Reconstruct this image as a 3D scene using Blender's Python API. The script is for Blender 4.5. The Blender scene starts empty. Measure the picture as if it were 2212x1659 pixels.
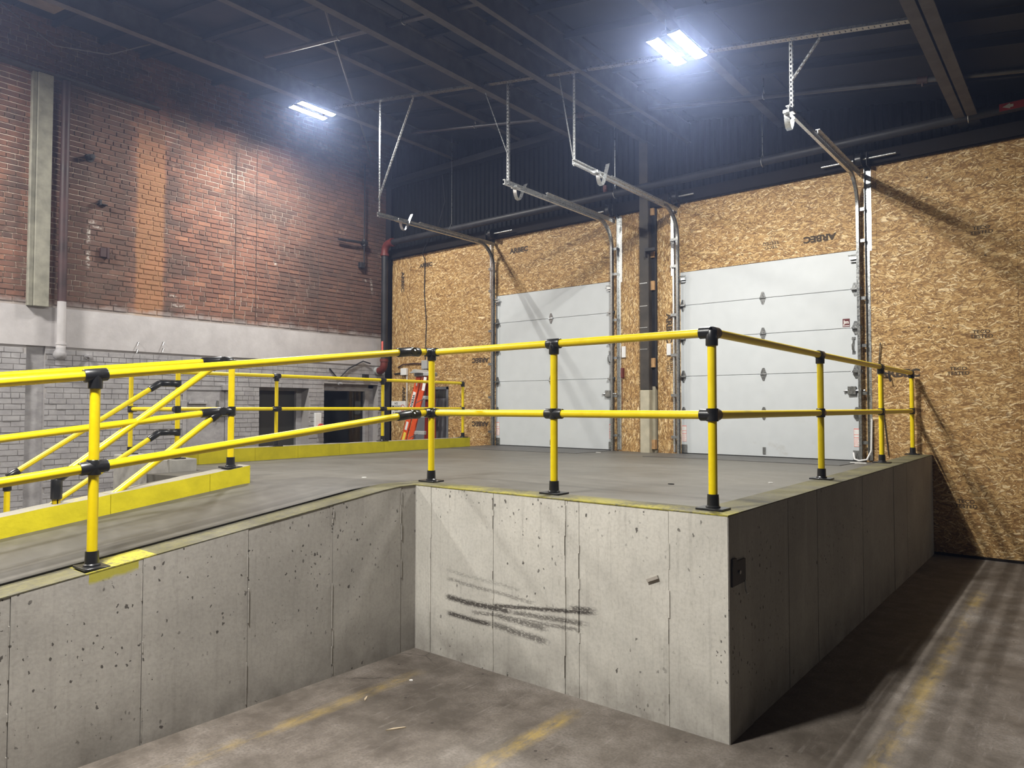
import bpy, bmesh, math, random
from mathutils import Vector, Matrix
random.seed(7)
C = bpy.context.scene.collection
PI = math.pi

# ------------------------------------------------------------------ camera, world, exposure
CAM = Vector((1.4737, -3.5978, 1.7372))
YAW, PITCH, ROLL, FPX = -0.6821, 0.0330, 0.0008, 1537.3
cd = bpy.data.cameras.new('camera'); cam = bpy.data.objects.new('camera', cd); C.objects.link(cam)
fw = Vector((math.sin(YAW)*math.cos(PITCH), math.cos(YAW)*math.cos(PITCH), math.sin(PITCH)))
rt = Vector((math.cos(YAW), -math.sin(YAW), 0)); up = rt.cross(fw)
r2 = rt*math.cos(ROLL)+up*math.sin(ROLL); u2 = up*math.cos(ROLL)-rt*math.sin(ROLL)
M = Matrix((r2, u2, -fw)).transposed().to_4x4(); M.translation = CAM
cam.matrix_world = M
cd.sensor_fit = 'HORIZONTAL'; cd.sensor_width = 36.0; cd.lens = FPX/2212*36.0
cd.clip_start = 0.05; cd.clip_end = 200
sc = bpy.context.scene; sc.camera = cam
w = bpy.data.worlds.new('world'); sc.world = w; w.use_nodes = True
w.node_tree.nodes['Background'].inputs[0].default_value = (0.010, 0.012, 0.018, 1)
w.node_tree.nodes['Background'].inputs[1].default_value = 1.0
vol = w.node_tree.nodes.new('ShaderNodeVolumeScatter')      # air scatter added to imitate lens glow at the lamps and its bluish veil
vol.inputs['Color'].default_value = (.48, .60, 1.0, 1); vol.inputs['Density'].default_value = .0050; vol.inputs['Anisotropy'].default_value = .83
w.node_tree.links.new(vol.outputs[0], w.node_tree.nodes['World Output'].inputs['Volume'])
vs = sc.view_settings
vs.view_transform = 'Standard'; vs.look = 'None'; vs.gamma = 1.0; vs.use_curve_mapping = False
vs.exposure = 0.0
LAMP_POWER = 640.0
LAMP_COLOR = (1.0, 0.975, 0.93)
try:
    sc.cycles.use_denoising = True
    sc.cycles.max_bounces = 8; sc.cycles.diffuse_bounces = 4; sc.cycles.glossy_bounces = 3
    sc.cycles.sample_clamp_indirect = 6.0
    sc.cycles.caustics_reflective = False; sc.cycles.caustics_refractive = False
except Exception:
    pass

# ------------------------------------------------------------------ measurements (metres)
D = 1.176            # dock height above the lower floor
B = 6.191            # inner face of the OSB wall
BX = -9.82           # inner face of the brick wall
INX = -2.35          # face of the ramp wall towards the pit
ZS = 1.055           # sill of the overhead doors
def roofz(x, k): return k - 0.174*x
def rampz(y): return D if y > -0.2 else max(0.0, D - 0.1275*(-0.2 - y))
def dockz(x, y):
    yy = min(max(y, 0), B)
    a = D - (D-ZS)*yy/B
    b = 1.03 + 0.004*yy
    t = min(max((-2.35-x)/4.7, 0), 1)
    return a + (b-a)*t

# ------------------------------------------------------------------ mesh builder
class MB:
    def __init__(s): s.v = []; s.f = []; s.t = []
    def add(s, vs, fs, tint=None):
        n = len(s.v); s.v += [tuple(q) for q in vs]; s.f += [tuple(i+n for i in f) for f in fs]
        s.t += [0.5 if tint is None else tint]*len(fs); return s
    def box(s, x0, y0, z0, x1, y1, z1, tint=None):
        vs = [(x0,y0,z0),(x1,y0,z0),(x1,y1,z0),(x0,y1,z0),(x0,y0,z1),(x1,y0,z1),(x1,y1,z1),(x0,y1,z1)]
        return s.add(vs, [(0,3,2,1),(4,5,6,7),(0,1,5,4),(1,2,6,5),(2,3,7,6),(3,0,4,7)], tint)
    def cbox(s, x0, y0, z0, x1, y1, z1, c=0.004):      # box with chamfered edges (hull of three shrunken boxes)
        bm = bmesh.new()
        for (a,b,d) in ((c,c,0),(c,0,c),(0,c,c)):
            for x in (x0+a, x1-a):
                for y in (y0+b, y1-b):
                    for z in (z0+d, z1-d): bm.verts.new((x,y,z))
        bmesh.ops.convex_hull(bm, input=bm.verts)
        bmesh.ops.dissolve_limit(bm, angle_limit=0.01, verts=bm.verts, edges=bm.edges)
        bm.verts.index_update()
        s.add([v.co for v in bm.verts], [[v.index for v in f.verts] for f in bm.faces]); bm.free(); return s
    def obox(s, c, ax, ay, az):                            # oriented box: centre and half axes
        c, ax, ay, az = map(Vector, (c, ax, ay, az)); vs = []
        for k in (-1, 1):
            for (i, j) in ((-1,-1),(1,-1),(1,1),(-1,1)): vs.append(c+ax*i+ay*j+az*k)
        return s.add(vs, [(0,3,2,1),(4,5,6,7),(0,1,5,4),(1,2,6,5),(2,3,7,6),(3,0,4,7)])
    def bar(s, p, q, w, h, side=None):                     # rectangular bar from p to q
        p, q = Vector(p), Vector(q); d = (q-p); L = d.length; d.normalize()
        side = Vector(side) if side else (Vector((0,0,1)).cross(d) if abs(d.z) < .98 else Vector((1,0,0)))
        side = (side - d*side.dot(d)).normalized(); n = d.cross(side)
        return s.obox((p+q)/2, side*(w/2), n*(h/2), d*(L/2))
    def path(s, pts, r, n=12, cap=True, rads=None):
        pts = [Vector(q) for q in pts]; rings = []; prev = None
        for i, q in enumerate(pts):
            t = ((pts[min(i+1,len(pts)-1)]-q).normalized() + (q-pts[max(i-1,0)]).normalized())
            t = t.normalized() if t.length > 1e-6 else Vector((0,0,1))
            if prev is None: a = t.orthogonal().normalized()
            else:
                a = prev - t*prev.dot(t); a = a.normalized() if a.length > 1e-6 else t.orthogonal().normalized()
            prev = a; b = t.cross(a); rr = rads[i] if rads else r
            rings.append([q + (a*math.cos(2*PI*k/n)+b*math.sin(2*PI*k/n))*rr for k in range(n)])
        vs = [v for g in rings for v in g]; fs = []
        for i in range(len(rings)-1):
            for k in range(n):
                fs.append((i*n+k, i*n+(k+1)%n, (i+1)*n+(k+1)%n, (i+1)*n+k))
        if cap:
            fs.append(tuple(range(n-1,-1,-1))); m = (len(rings)-1)*n; fs.append(tuple(m+k for k in range(n)))
        return s.add(vs, fs)
    def tube(s, p, q, r, n=12): return s.path([p, q], r, n)
    def sweep(s, prof, frames):                            # closed profile (u,v) along frames (o, U, V)
        n = len(prof); vs = []; fs = []
        for (o, U, V) in frames:
            for (a, b) in prof: vs.append(Vector(o)+Vector(U)*a+Vector(V)*b)
        for i in range(len(frames)-1):
            for k in range(n): fs.append((i*n+k, i*n+(k+1)%n, (i+1)*n+(k+1)%n, (i+1)*n+k))
        fs.append(tuple(range(n-1,-1,-1))); m = (len(frames)-1)*n; fs.append(tuple(m+k for k in range(n)))
        return s.add(vs, fs)
    def prism(s, poly, o, U, V, W):                         # polygon in (U,V) at o, extruded along W
        o, U, V, W = map(Vector, (o, U, V, W)); n = len(poly)
        vs = [o+U*a+V*b for a, b in poly] + [o+U*a+V*b+W for a, b in poly]
        fs = [tuple(range(n)), tuple(range(2*n-1, n-1, -1))] + [(k, k+n, (k+1)%n+n, (k+1)%n) for k in range(n)]
        return s.add(vs, fs)
    def mesh(s, name, mat, smooth=False, fix=True):
        m = bpy.data.meshes.new(name); m.from_pydata(s.v, [], s.f); m.update()
        if any(x != 0.5 for x in s.t):
            at = m.attributes.new('tint', 'FLOAT', 'FACE'); at.data.foreach_set('value', s.t)
        if fix:
            bm = bmesh.new(); bm.from_mesh(m); bmesh.ops.recalc_face_normals(bm, faces=bm.faces); bm.to_mesh(m); bm.free()
        if smooth:
            m.polygons.foreach_set('use_smooth', [True]*len(m.polygons))
            m.set_sharp_from_angle(angle=math.radians(40))
        m.materials.append(mat); return m
def obj(name, mb, mat, parent=None, label=None, smooth=False, kind=None, fix=True):
    m = mb if isinstance(mb, bpy.types.Mesh) else mb.mesh(name, mat, smooth, fix)
    o = bpy.data.objects.new(name, m); C.objects.link(o)
    if parent is not None:
        o.parent = parent
        if parent.parent is None: o.matrix_parent_inverse = Matrix.Translation(-Vector(parent.location))
    if label: o['label'] = label
    if kind: o['kind'] = kind
    return o
def thing(name, label=None, cat=None, loc=(0,0,0), group=None, kind=None):
    o = bpy.data.objects.new(name, None); C.objects.link(o); o.location = loc; o.empty_display_size = .1
    return tag(o, label, cat, group, kind)
def tag(o, label=None, cat=None, group=None, kind=None):
    if label: o['label'] = label
    if cat: o['category'] = cat
    if group: o['group'] = group
    if kind: o['kind'] = kind
    return o

# ------------------------------------------------------------------ materials
class N:
    def __init__(s, name):
        s.m = bpy.data.materials.new(name); s.m.use_nodes = True; s.t = s.m.node_tree; s.n = s.t.nodes; s.l = s.t.links
        s.b = s.n['Principled BSDF']; s.geo = None
    def new(s, t, **k):
        o = s.n.new(t)
        for a, v in k.items(): setattr(o, a, v)
        return o
    def put(s, sock, v):
        if hasattr(v, 'is_output'): s.l.new(v, sock)
        elif v is not None:
            if isinstance(v, (tuple, list)) and len(v) == 3 and len(sock.default_value) == 4: v = (*v, 1)
            sock.default_value = v
    def pos(s):
        if not s.geo: s.geo = s.new('ShaderNodeNewGeometry')
        return s.geo.outputs['Position']
    def xyz(s, v=None):
        o = s.new('ShaderNodeSeparateXYZ'); s.put(o.inputs[0], v or s.pos()); return o.outputs
    def comb(s, x=0, y=0, z=0):
        o = s.new('ShaderNodeCombineXYZ')
        for i, q in enumerate((x,y,z)): s.put(o.inputs[i], q)
        return o.outputs[0]
    def math(s, op, a, b=None, c=None, clamp=False):
        o = s.new('ShaderNodeMath', operation=op, use_clamp=clamp); s.put(o.inputs[0], a)
        if b is not None: s.put(o.inputs[1], b)
        if c is not None: s.put(o.inputs[2], c)
        return o.outputs[0]
    def map(s, scale=(1,1,1), rot=(0,0,0), loc=(0,0,0), v=None):
        o = s.new('ShaderNodeMapping'); s.put(o.inputs['Vector'], v or s.pos())
        o.inputs['Scale'].default_value = scale; o.inputs['Rotation'].default_value = rot; o.inputs['Location'].default_value = loc
        return o.outputs[0]
    def noise(s, scale, v=None, det=4, rough=.55, dist=0, col=False):
        o = s.new('ShaderNodeTexNoise'); s.put(o.inputs['Vector'], v or s.pos())
        o.inputs['Scale'].default_value = scale; o.inputs['Detail'].default_value = det
        o.inputs['Roughness'].default_value = rough; o.inputs['Distortion'].default_value = dist
        return o.outputs['Color' if col else 'Fac']
    def voro(s, scale, v=None, metric='EUCLIDEAN', feat='F1', rnd=1.0):
        o = s.new('ShaderNodeTexVoronoi', feature=feat)
        if feat != 'DISTANCE_TO_EDGE': o.distance = metric
        s.put(o.inputs['Vector'], v or s.pos()); o.inputs['Scale'].default_value = scale; o.inputs['Randomness'].default_value = rnd
        return o.outputs
    def ramp(s, f, stops, interp='LINEAR'):
        o = s.new('ShaderNodeValToRGB'); s.put(o.inputs[0], f); e = o.color_ramp.elements; o.color_ramp.interpolation = interp
        while len(e) < len(stops): e.new(.5)
        for q, (p, c) in zip(e, stops):
            q.position = p; q.color = (c, c, c, 1) if isinstance(c, (int, float)) else (*c, 1)
        return o.outputs[0]
    def rng(s, f, a, b, c=0., d=1.):
        o = s.new('ShaderNodeMapRange'); s.put(o.inputs[0], f)
        for i, q in enumerate((a,b,c,d)): s.put(o.inputs[i+1], q)
        return o.outputs[0]
    def mix(s, f, a, b, mode='MIX'):
        o = s.new('ShaderNodeMix', data_type='RGBA', blend_type=mode); s.put(o.inputs[0], f)
        s.put(o.inputs[6], a); s.put(o.inputs[7], b); return o.outputs[2]
    def bump(s, h, strength=.3, dist=.01):
        o = s.new('ShaderNodeBump'); s.put(o.inputs['Height'], h); o.inputs['Strength'].default_value = strength
        o.inputs['Distance'].default_value = dist; s.put(s.b.inputs['Normal'], o.outputs[0])
    def set(s, col=None, rough=.6, metal=0., spec=None):
        if col is not None: s.put(s.b.inputs['Base Color'], col)
        s.put(s.b.inputs['Roughness'], rough); s.put(s.b.inputs['Metallic'], metal)
        if spec is not None: s.b.inputs['Specular IOR Level'].default_value = spec
        return s.m
    def seg(s, u, v, a, b, w, soft=.3):                     # 1 inside a stroke from a to b of half width w
        dx, dz = b[0]-a[0], b[1]-a[1]; L = math.hypot(dx, dz); dx /= L; dz /= L
        pu = s.math('SUBTRACT', u, a[0]); pv = s.math('SUBTRACT', v, a[1])
        al = s.math('ADD', s.math('MULTIPLY', pu, dx), s.math('MULTIPLY', pv, dz))
        ac = s.math('ABSOLUTE', s.math('SUBTRACT', s.math('MULTIPLY', pu, -dz), s.math('MULTIPLY', pv, -dx)))
        m1 = s.rng(ac, w, w*soft, 0, 1); m2 = s.rng(al, -.02, .03, 0, 1); m3 = s.rng(al, L+.02, L-.06, 0, 1)
        return s.math('MULTIPLY', m1, s.math('MULTIPLY', m2, m3))

def plain(name, col, rough=.6, metal=0., var=.12, scale=9., bump=0., spec=None):
    n = N(name); f = n.noise(scale, det=5)
    c = n.mix(n.rng(f, .3, .7, 0, 1), tuple(x*(1-var) for x in col), tuple(min(1, x*(1+var)) for x in col))
    if bump: n.bump(n.noise(scale*6, det=3), bump, .003)
    return n.set(c, n.rng(f, .2, .8, rough*.85, min(1, rough*1.15)), metal, spec)

def mat_concrete(scuffs=False, base=(.34,.325,.295), splash=False):
    n = N('cast_concrete'); P = n.pos(); x, y, z = n.xyz()
    h = n.math('ADD', x, y)                                  # coordinate along either wall
    q = n.comb(h, 0, z)
    big = n.noise(1.3, q, 5, .6, .4); mid = n.noise(6, q, 6, .65); fine = n.noise(55, P, 3)
    streak = n.noise(1.0, n.comb(n.math('MULTIPLY', h, 26), 0, n.math('MULTIPLY', z, 1.3)), 4, .6)
    drip = n.noise(1.0, n.comb(n.math('MULTIPLY', h, 7), 3, n.math('MULTIPLY', z, .7)), 3, .6)
    c = n.ramp(big, [(.3, tuple(v*.80 for v in base)), (.5, base), (.72, tuple(min(1, v*1.18) for v in base))])
    c = n.mix(n.rng(mid, .35, .75, 0, .5), c, tuple(v*.82 for v in base))
    c = n.mix(n.rng(streak, .55, .75, 0, .30), c, (.20,.185,.165))
    c = n.mix(n.rng(drip, .56, .8, 0, .35), c, (.50,.485,.45))
    c = n.mix(n.rng(fine, .42, .7, 0, .16), c, (.12,.11,.10))
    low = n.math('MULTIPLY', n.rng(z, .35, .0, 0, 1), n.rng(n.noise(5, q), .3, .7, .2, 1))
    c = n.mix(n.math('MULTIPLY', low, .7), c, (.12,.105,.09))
    wq = n.mix(.035, n.comb(h, 0, z), n.noise(30, q, 3, col=True)) 
    wq = n.map((1,1,.62), v=wq)
    pit = None
    for sc_, thr, rad, sd in ((46,.62,.30,0),(24,.80,.24,5),(13,.90,.16,9)):
        vv = n.voro(sc_, n.map((1,1,1), loc=(sd,sd,sd), v=wq)); rr = n.xyz(vv['Color'])[0]
        k = n.math('MULTIPLY', n.math('LESS_THAN', n.math('ADD', vv['Distance'], n.math('MULTIPLY', n.math('SUBTRACT', n.noise(120, P, 2), .5), .25)), n.rng(rr, thr, 1, 0, rad)), n.math('GREATER_THAN', rr, thr))
        cl_ = n.rng(n.noise(1.5, n.comb(h, 11+sd, z), 3), .47, .57, .0 if sd < 9 else .6, 1)
        k = n.math('MULTIPLY', k, cl_); pit = k if pit is None else n.math('MAXIMUM', pit, k)
    c = n.mix(n.math('MULTIPLY', pit, .85), c, (.04,.034,.03))
    gr2 = n.noise(1.0, n.comb(n.math('MULTIPLY', h, 60), 5, n.math('MULTIPLY', z, 14)), 3, .7)
    c = n.mix(n.rng(gr2, .55, .78, 0, .35), c, (.16,.145,.13))
    if scuffs:
        segs = [((-2.04,.607),(-1.35,.565),.018,.35),((-2.03,.55),(-1.24,.50),.020,.55),((-1.60,.45),(-1.0,.42),.02,.3),
                ((-2.045,.418),(-1.43,.415),.030,1.),((-1.62,.43),(-.80,.525),.020,1.),((-2.03,.31),(-1.60,.303),.026,1.),
                ((-1.62,.305),(-1.15,.285),.034,.8),((-1.80,.36),(-.90,.405),.020,.7),((-1.45,.415),(-.87,.45),.026,.8),((-1.6,.37),(-1.15,.365),.032,.8),
                ((-1.0,.523),(-.80,.54),.022,.9)]
        wz = n.math('ADD', z, n.math('MULTIPLY', n.math('SUBTRACT', n.noise(3, q), .5), .03))
        tot = None
        for a, b, wd, st in segs:
            k = n.math('MULTIPLY', n.seg(x, wz, a, b, wd), st); tot = k if tot is None else n.math('MAXIMUM', tot, k)
        gr = n.noise(1, n.comb(n.math('MULTIPLY', x, 45), 0, n.math('MULTIPLY', z, 110)), 4, .7)
        ms = n.math('MULTIPLY', tot, n.rng(n.math('ADD', gr, n.math('MULTIPLY', tot, .12)), .47, .58, 0, 1))
        c = n.mix(n.math('MULTIPLY', ms, .93), c, (.045,.038,.033))
    if splash:                                               # overspray of kerb paint under the ramp post
        dz = n.math('SUBTRACT', z, n.math('ADD', n.math('MULTIPLY', y, .1275), D+.0255))
        k = n.math('MULTIPLY', n.rng(n.math('ADD', dz, n.math('MULTIPLY', n.math('SUBTRACT', n.noise(9, q), .5), .05)), -.062, -.045, 0, 1), n.math('LESS_THAN', n.math('ABSOLUTE', n.math('ADD', y, 2.06)), n.math('ADD', .09, n.math('MULTIPLY', n.noise(5, q), .07))))
        c = n.mix(n.math('MULTIPLY', k, .85), c, (.40,.36,.012))
    n.bump(n.math('SUBTRACT', n.math('ADD', n.math('MULTIPLY', mid, .35), n.math('MULTIPLY', fine, .25)), n.math('MULTIPLY', pit, 1.5)), .35, .006)
    return n.set(c, .82, 0, .25)

def mat_floor(kind):
    n = N(kind+'_concrete'); P = n.pos(); x, y, z = n.xyz()
    big = n.noise(.8, P, 6, .6, .5); mid = n.noise(5, P, 6, .68); fine = n.noise(70, P, 3)
    if kind == 'lower':
        a, b, d = (.072,.060,.049), (.132,.113,.096), (.215,.192,.170)
        c = n.ramp(n.math('ADD', n.math('MULTIPLY', big, .6), n.math('MULTIPLY', mid, .4)), [(.40,a),(.5,b),(.62,d)])
        c = n.mix(n.rng(fine, .42, .66, 0, .5), c, (.07,.06,.052))
        sc_ = n.noise(1, n.map((30,3,1), (0,0,.3)), 5, .7)
        c = n.mix(n.rng(sc_, .58, .72, 0, .3), c, (.29,.265,.24))
        pv = n.voro(11, P); pr = n.xyz(pv['Color'])[0]
        c = n.mix(n.math('MULTIPLY', n.math('MULTIPLY', n.math('LESS_THAN', pv['Distance'], .10), n.math('GREATER_THAN', pr, .82)), .8), c, (.025,.02,.018))
        lines = None
        wob = n.math('MULTIPLY', n.math('SUBTRACT', n.noise(1.4, P), .5), .05)
        for lx, y0, y1, st in ((-1.98,-6,-.25,.42),(-.85,-6,-.1,.85),(.64,-6,4.6,.55)):
            ac = n.math('ABSOLUTE', n.math('SUBTRACT', n.math('ADD', x, wob), lx))
            k = n.math('MULTIPLY', n.rng(ac, .075, .02, 0, st), n.math('MULTIPLY', n.math('GREATER_THAN', y, y0), n.rng(y, y1, y1-.25, 0, 1)))
            lines = k if lines is None else n.math('MAXIMUM', lines, k)
        worn = n.rng(n.math('ADD', n.math('MULTIPLY', n.noise(2.2, P, 3), .55), n.math('MULTIPLY', n.noise(24, n.map((1,.35,1)), 4, .7), .45)), .42, .60, 0, 1)
        c = n.mix(n.math('MULTIPLY', n.math('MULTIPLY', lines, worn), .85), c, (.36,.25,.05))
        cr = n.voro(.55, n.map((1,1,1), v=n.mix(.12, P, n.noise(3, P, col=True))), feat='DISTANCE_TO_EDGE')['Distance']
        crk = n.math('MULTIPLY', n.rng(cr, .0022, .0008, 0, 1), n.rng(n.noise(1.1, P), .48, .6, 0, 1))
        c = n.mix(n.math('MULTIPLY', crk, .7), c, (.03,.026,.022))
        n.bump(n.math('ADD', n.math('MULTIPLY', mid, .5), n.math('MULTIPLY', fine, .4)), .3, .006)
        return n.set(c, n.rng(big, .3, .7, .45, .75), 0, .35)
    a, b, d = (.072,.067,.056), (.096,.090,.077), (.126,.119,.103)
    if kind == 'ramp': a, b, d = (.046,.042,.036), (.062,.058,.050), (.085,.080,.070)
    if kind == 'sill': a, b, d = (.058,.056,.052), (.072,.070,.066), (.09,.087,.082)
    sw = n.noise(1, n.map((1.6,7,1), (0,0,.5)), 5, .6, 1.5)
    c = n.ramp(n.math('ADD', n.math('MULTIPLY', big, .45), n.math('ADD', n.math('MULTIPLY', mid, .2), n.math('MULTIPLY', sw, .35))), [(.36,a),(.5,b),(.64,d)])
    ring = n.new('ShaderNodeTexWave', wave_type='RINGS', rings_direction='Z')
    n.put(ring.inputs['Vector'], n.map((1,1,0), loc=(1.4,-1.7,0))); ring.inputs['Scale'].default_value = 1.1; ring.inputs['Distortion'].default_value = 5; ring.inputs['Detail'].default_value = 3
    c = n.mix(n.rng(ring.outputs['Fac'], .8, 1, 0, .07), c, (.2,.19,.17))
    tr = n.noise(1, n.map((16,.7,1)), 4, .6)
    c = n.mix(n.math('MULTIPLY', n.rng(tr, .55, .75, 0, .5), n.rng(y, .3, -.4, .15, 1)), c, (.075,.066,.06))
    c = n.mix(n.rng(fine, .5, .75, 0, .18), c, (.07,.06,.05))
    n.bump(n.math('ADD', n.math('MULTIPLY', mid, .3), n.math('MULTIPLY', fine, .2)), .2, .004)
    return n.set(c, n.rng(big, .3, .7, .42, .62), 0, .4)

def mat_cap():                                               # top of the dock walls: worn yellow over grey
    n = N('worn_yellow_edge'); P = n.pos(); x, y, z = n.xyz()
    g = n.ramp(n.noise(4, P, 6, .65), [(.35,(.052,.048,.034)),(.55,(.080,.074,.054)),(.7,(.115,.108,.082))])
    front = n.math('MULTIPLY', n.math('MULTIPLY', n.rng(y, .20, .02, .28, 1), n.math('LESS_THAN', y, .225)), n.rng(x, -2.45, -1.9, .25, 1))
    front = n.math('MULTIPLY', front, n.math('GREATER_THAN', y, -.01))
    spot = n.math('MULTIPLY', n.math('LESS_THAN', n.math('ABSOLUTE', n.math('ADD', y, 2.02)), .17), .9)
    edge = n.math('MAXIMUM', n.math('MAXIMUM', n.math('MULTIPLY', front, .8), spot), .13)
    wn = n.math('ADD', n.math('MULTIPLY', n.noise(3.3, P, 3), .5), n.math('MULTIPLY', n.noise(40, P, 4, .7), .5))
    k = n.math('MULTIPLY', edge, n.rng(wn, .42, .56, 0, 1))
    c = n.mix(k, g, (.34,.30,.025))
    n.bump(n.noise(35, P, 4), .35, .006)
    return n.set(c, .75, 0, .3)

def mat_curb():
    n = N('yellow_curb_paint'); P = n.pos(); x, y, z = n.xyz()
    wn = n.math('ADD', n.math('MULTIPLY', n.noise(5, P, 4), .5), n.math('MULTIPLY', n.noise(38, P, 4, .7), .5))
    base = n.mix(n.rng(n.noise(7, P, 5), .35, .7, 0, 1), (.46,.395,.009), (.58,.495,.012))
    base = n.mix(n.rng(wn, .64, .67, 0, .9), base, (.20,.18,.10))
    nz = n.xyz(n.geo.outputs['Normal'])[2]
    top = n.math('MULTIPLY', n.math('GREATER_THAN', nz, .7), n.rng(wn, .34, .44, .55, 1))
    c = n.mix(top, base, (.24,.225,.185))
    n.bump(n.noise(30, P, 5), .3, .006)
    return n.set(c, .6, 0, .35)

def mat_pipe():
    n = N('yellow_safety_pipe'); P = n.pos(); f = n.noise(18, P, 5, .65)
    g = n.noise(1, n.map((9,9,60)), 3)
    c = n.mix(n.rng(f, .3, .7, 0, 1), (.70,.52,.002), (.76,.59,.004))
    c = n.mix(n.rng(n.noise(60, P, 3, .7), .66, .74, 0, .45), c, (.42,.32,.06))
    return n.set(c, n.rng(f, .2, .8, .28, .42), 0, .5)

def mat_osb(vert):
    n = N('osb_board_'+('upright' if vert else 'level')); x, y, z = n.xyz()
    u, v = (z, x) if vert else (x, z)
    wob = n.noise(2.0, n.comb(u, v, 0), 2, .5)
    layers = []
    for i, (ang, L, W, off) in enumerate(((4,.080,.014,0),(-20,.065,.012,.05),(27,.070,.015,.04),(-48,.055,.011,-.02),(62,.06,.012,-.06),(11,.10,.020,-.02),(-7,.15,.034,-.05))):
        a = math.radians(ang); ca, sa = math.cos(a), math.sin(a)
        uu = n.math('ADD', n.math('MULTIPLY', u, ca), n.math('MULTIPLY', v, sa))
        vv = n.math('SUBTRACT', n.math('MULTIPLY', v, ca), n.math('MULTIPLY', u, sa))
        q = n.comb(n.math('ADD', n.math('MULTIPLY', uu, 1/L), n.math('MULTIPLY', wob, 2.5)), n.math('ADD', n.math('MULTIPLY', vv, 1/W), n.math('MULTIPLY', wob, 3)), i*3.7)
        o = n.new('ShaderNodeTexVoronoi', voronoi_dimensions='2D', feature='F1'); o.distance = 'CHEBYCHEV'; n.put(o.inputs['Vector'], q)
        n.put(o.inputs['Scale'], 1.0)
        r, g, b = n.xyz(o.outputs['Color'])
        layers.append((n.math('ADD', r, off), g, o.outputs['Distance']))
    H, G, E = layers[0]
    for (h, g, e) in layers[1:]:
        m = n.math('GREATER_THAN', h, H)
        mixf = lambda A, Bv: n.math('ADD', n.math('MULTIPLY', A, n.math('SUBTRACT', 1, m)), n.math('MULTIPLY', Bv, m))
        G, E = mixf(G, g), mixf(E, e); H = n.math('MAXIMUM', h, H)
    gr = n.noise(1, n.comb(n.math('MULTIPLY', u, 40), n.math('MULTIPLY', v, 260), 0), 3, .6)
    val = n.math('ADD', n.math('MULTIPLY', G, .8), n.math('MULTIPLY', gr, .2))
    c = n.ramp(val, [(.04,(.12,.056,.016)),(.17,(.26,.140,.046)),(.38,(.42,.25,.092)),(.62,(.54,.345,.138)),(.76,(.68,.48,.225)),(.90,(.88,.70,.42))])
    c = n.mix(n.rng(E, .36, .58, 0, .7), c, (.14,.07,.026))
    big = n.noise(.9, n.comb(u, v, 4), 4)
    c = n.mix(n.rng(big, .35, .7, 0, .22), c, (.24,.135,.055))
    kn = n.voro(7, n.comb(x, 3, z)); kr = n.xyz(kn['Color'])[0]
    c = n.mix(n.math('MULTIPLY', n.math('MULTIPLY', n.math('LESS_THAN', kn['Distance'], .10), n.math('GREATER_THAN', kr, .86)), .75), c, (.055,.03,.016))
    n.bump(n.math('ADD', H, n.math('MULTIPLY', E, -.4)), .25, .004)
    return n.set(c, .62, 0, .35)

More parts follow.
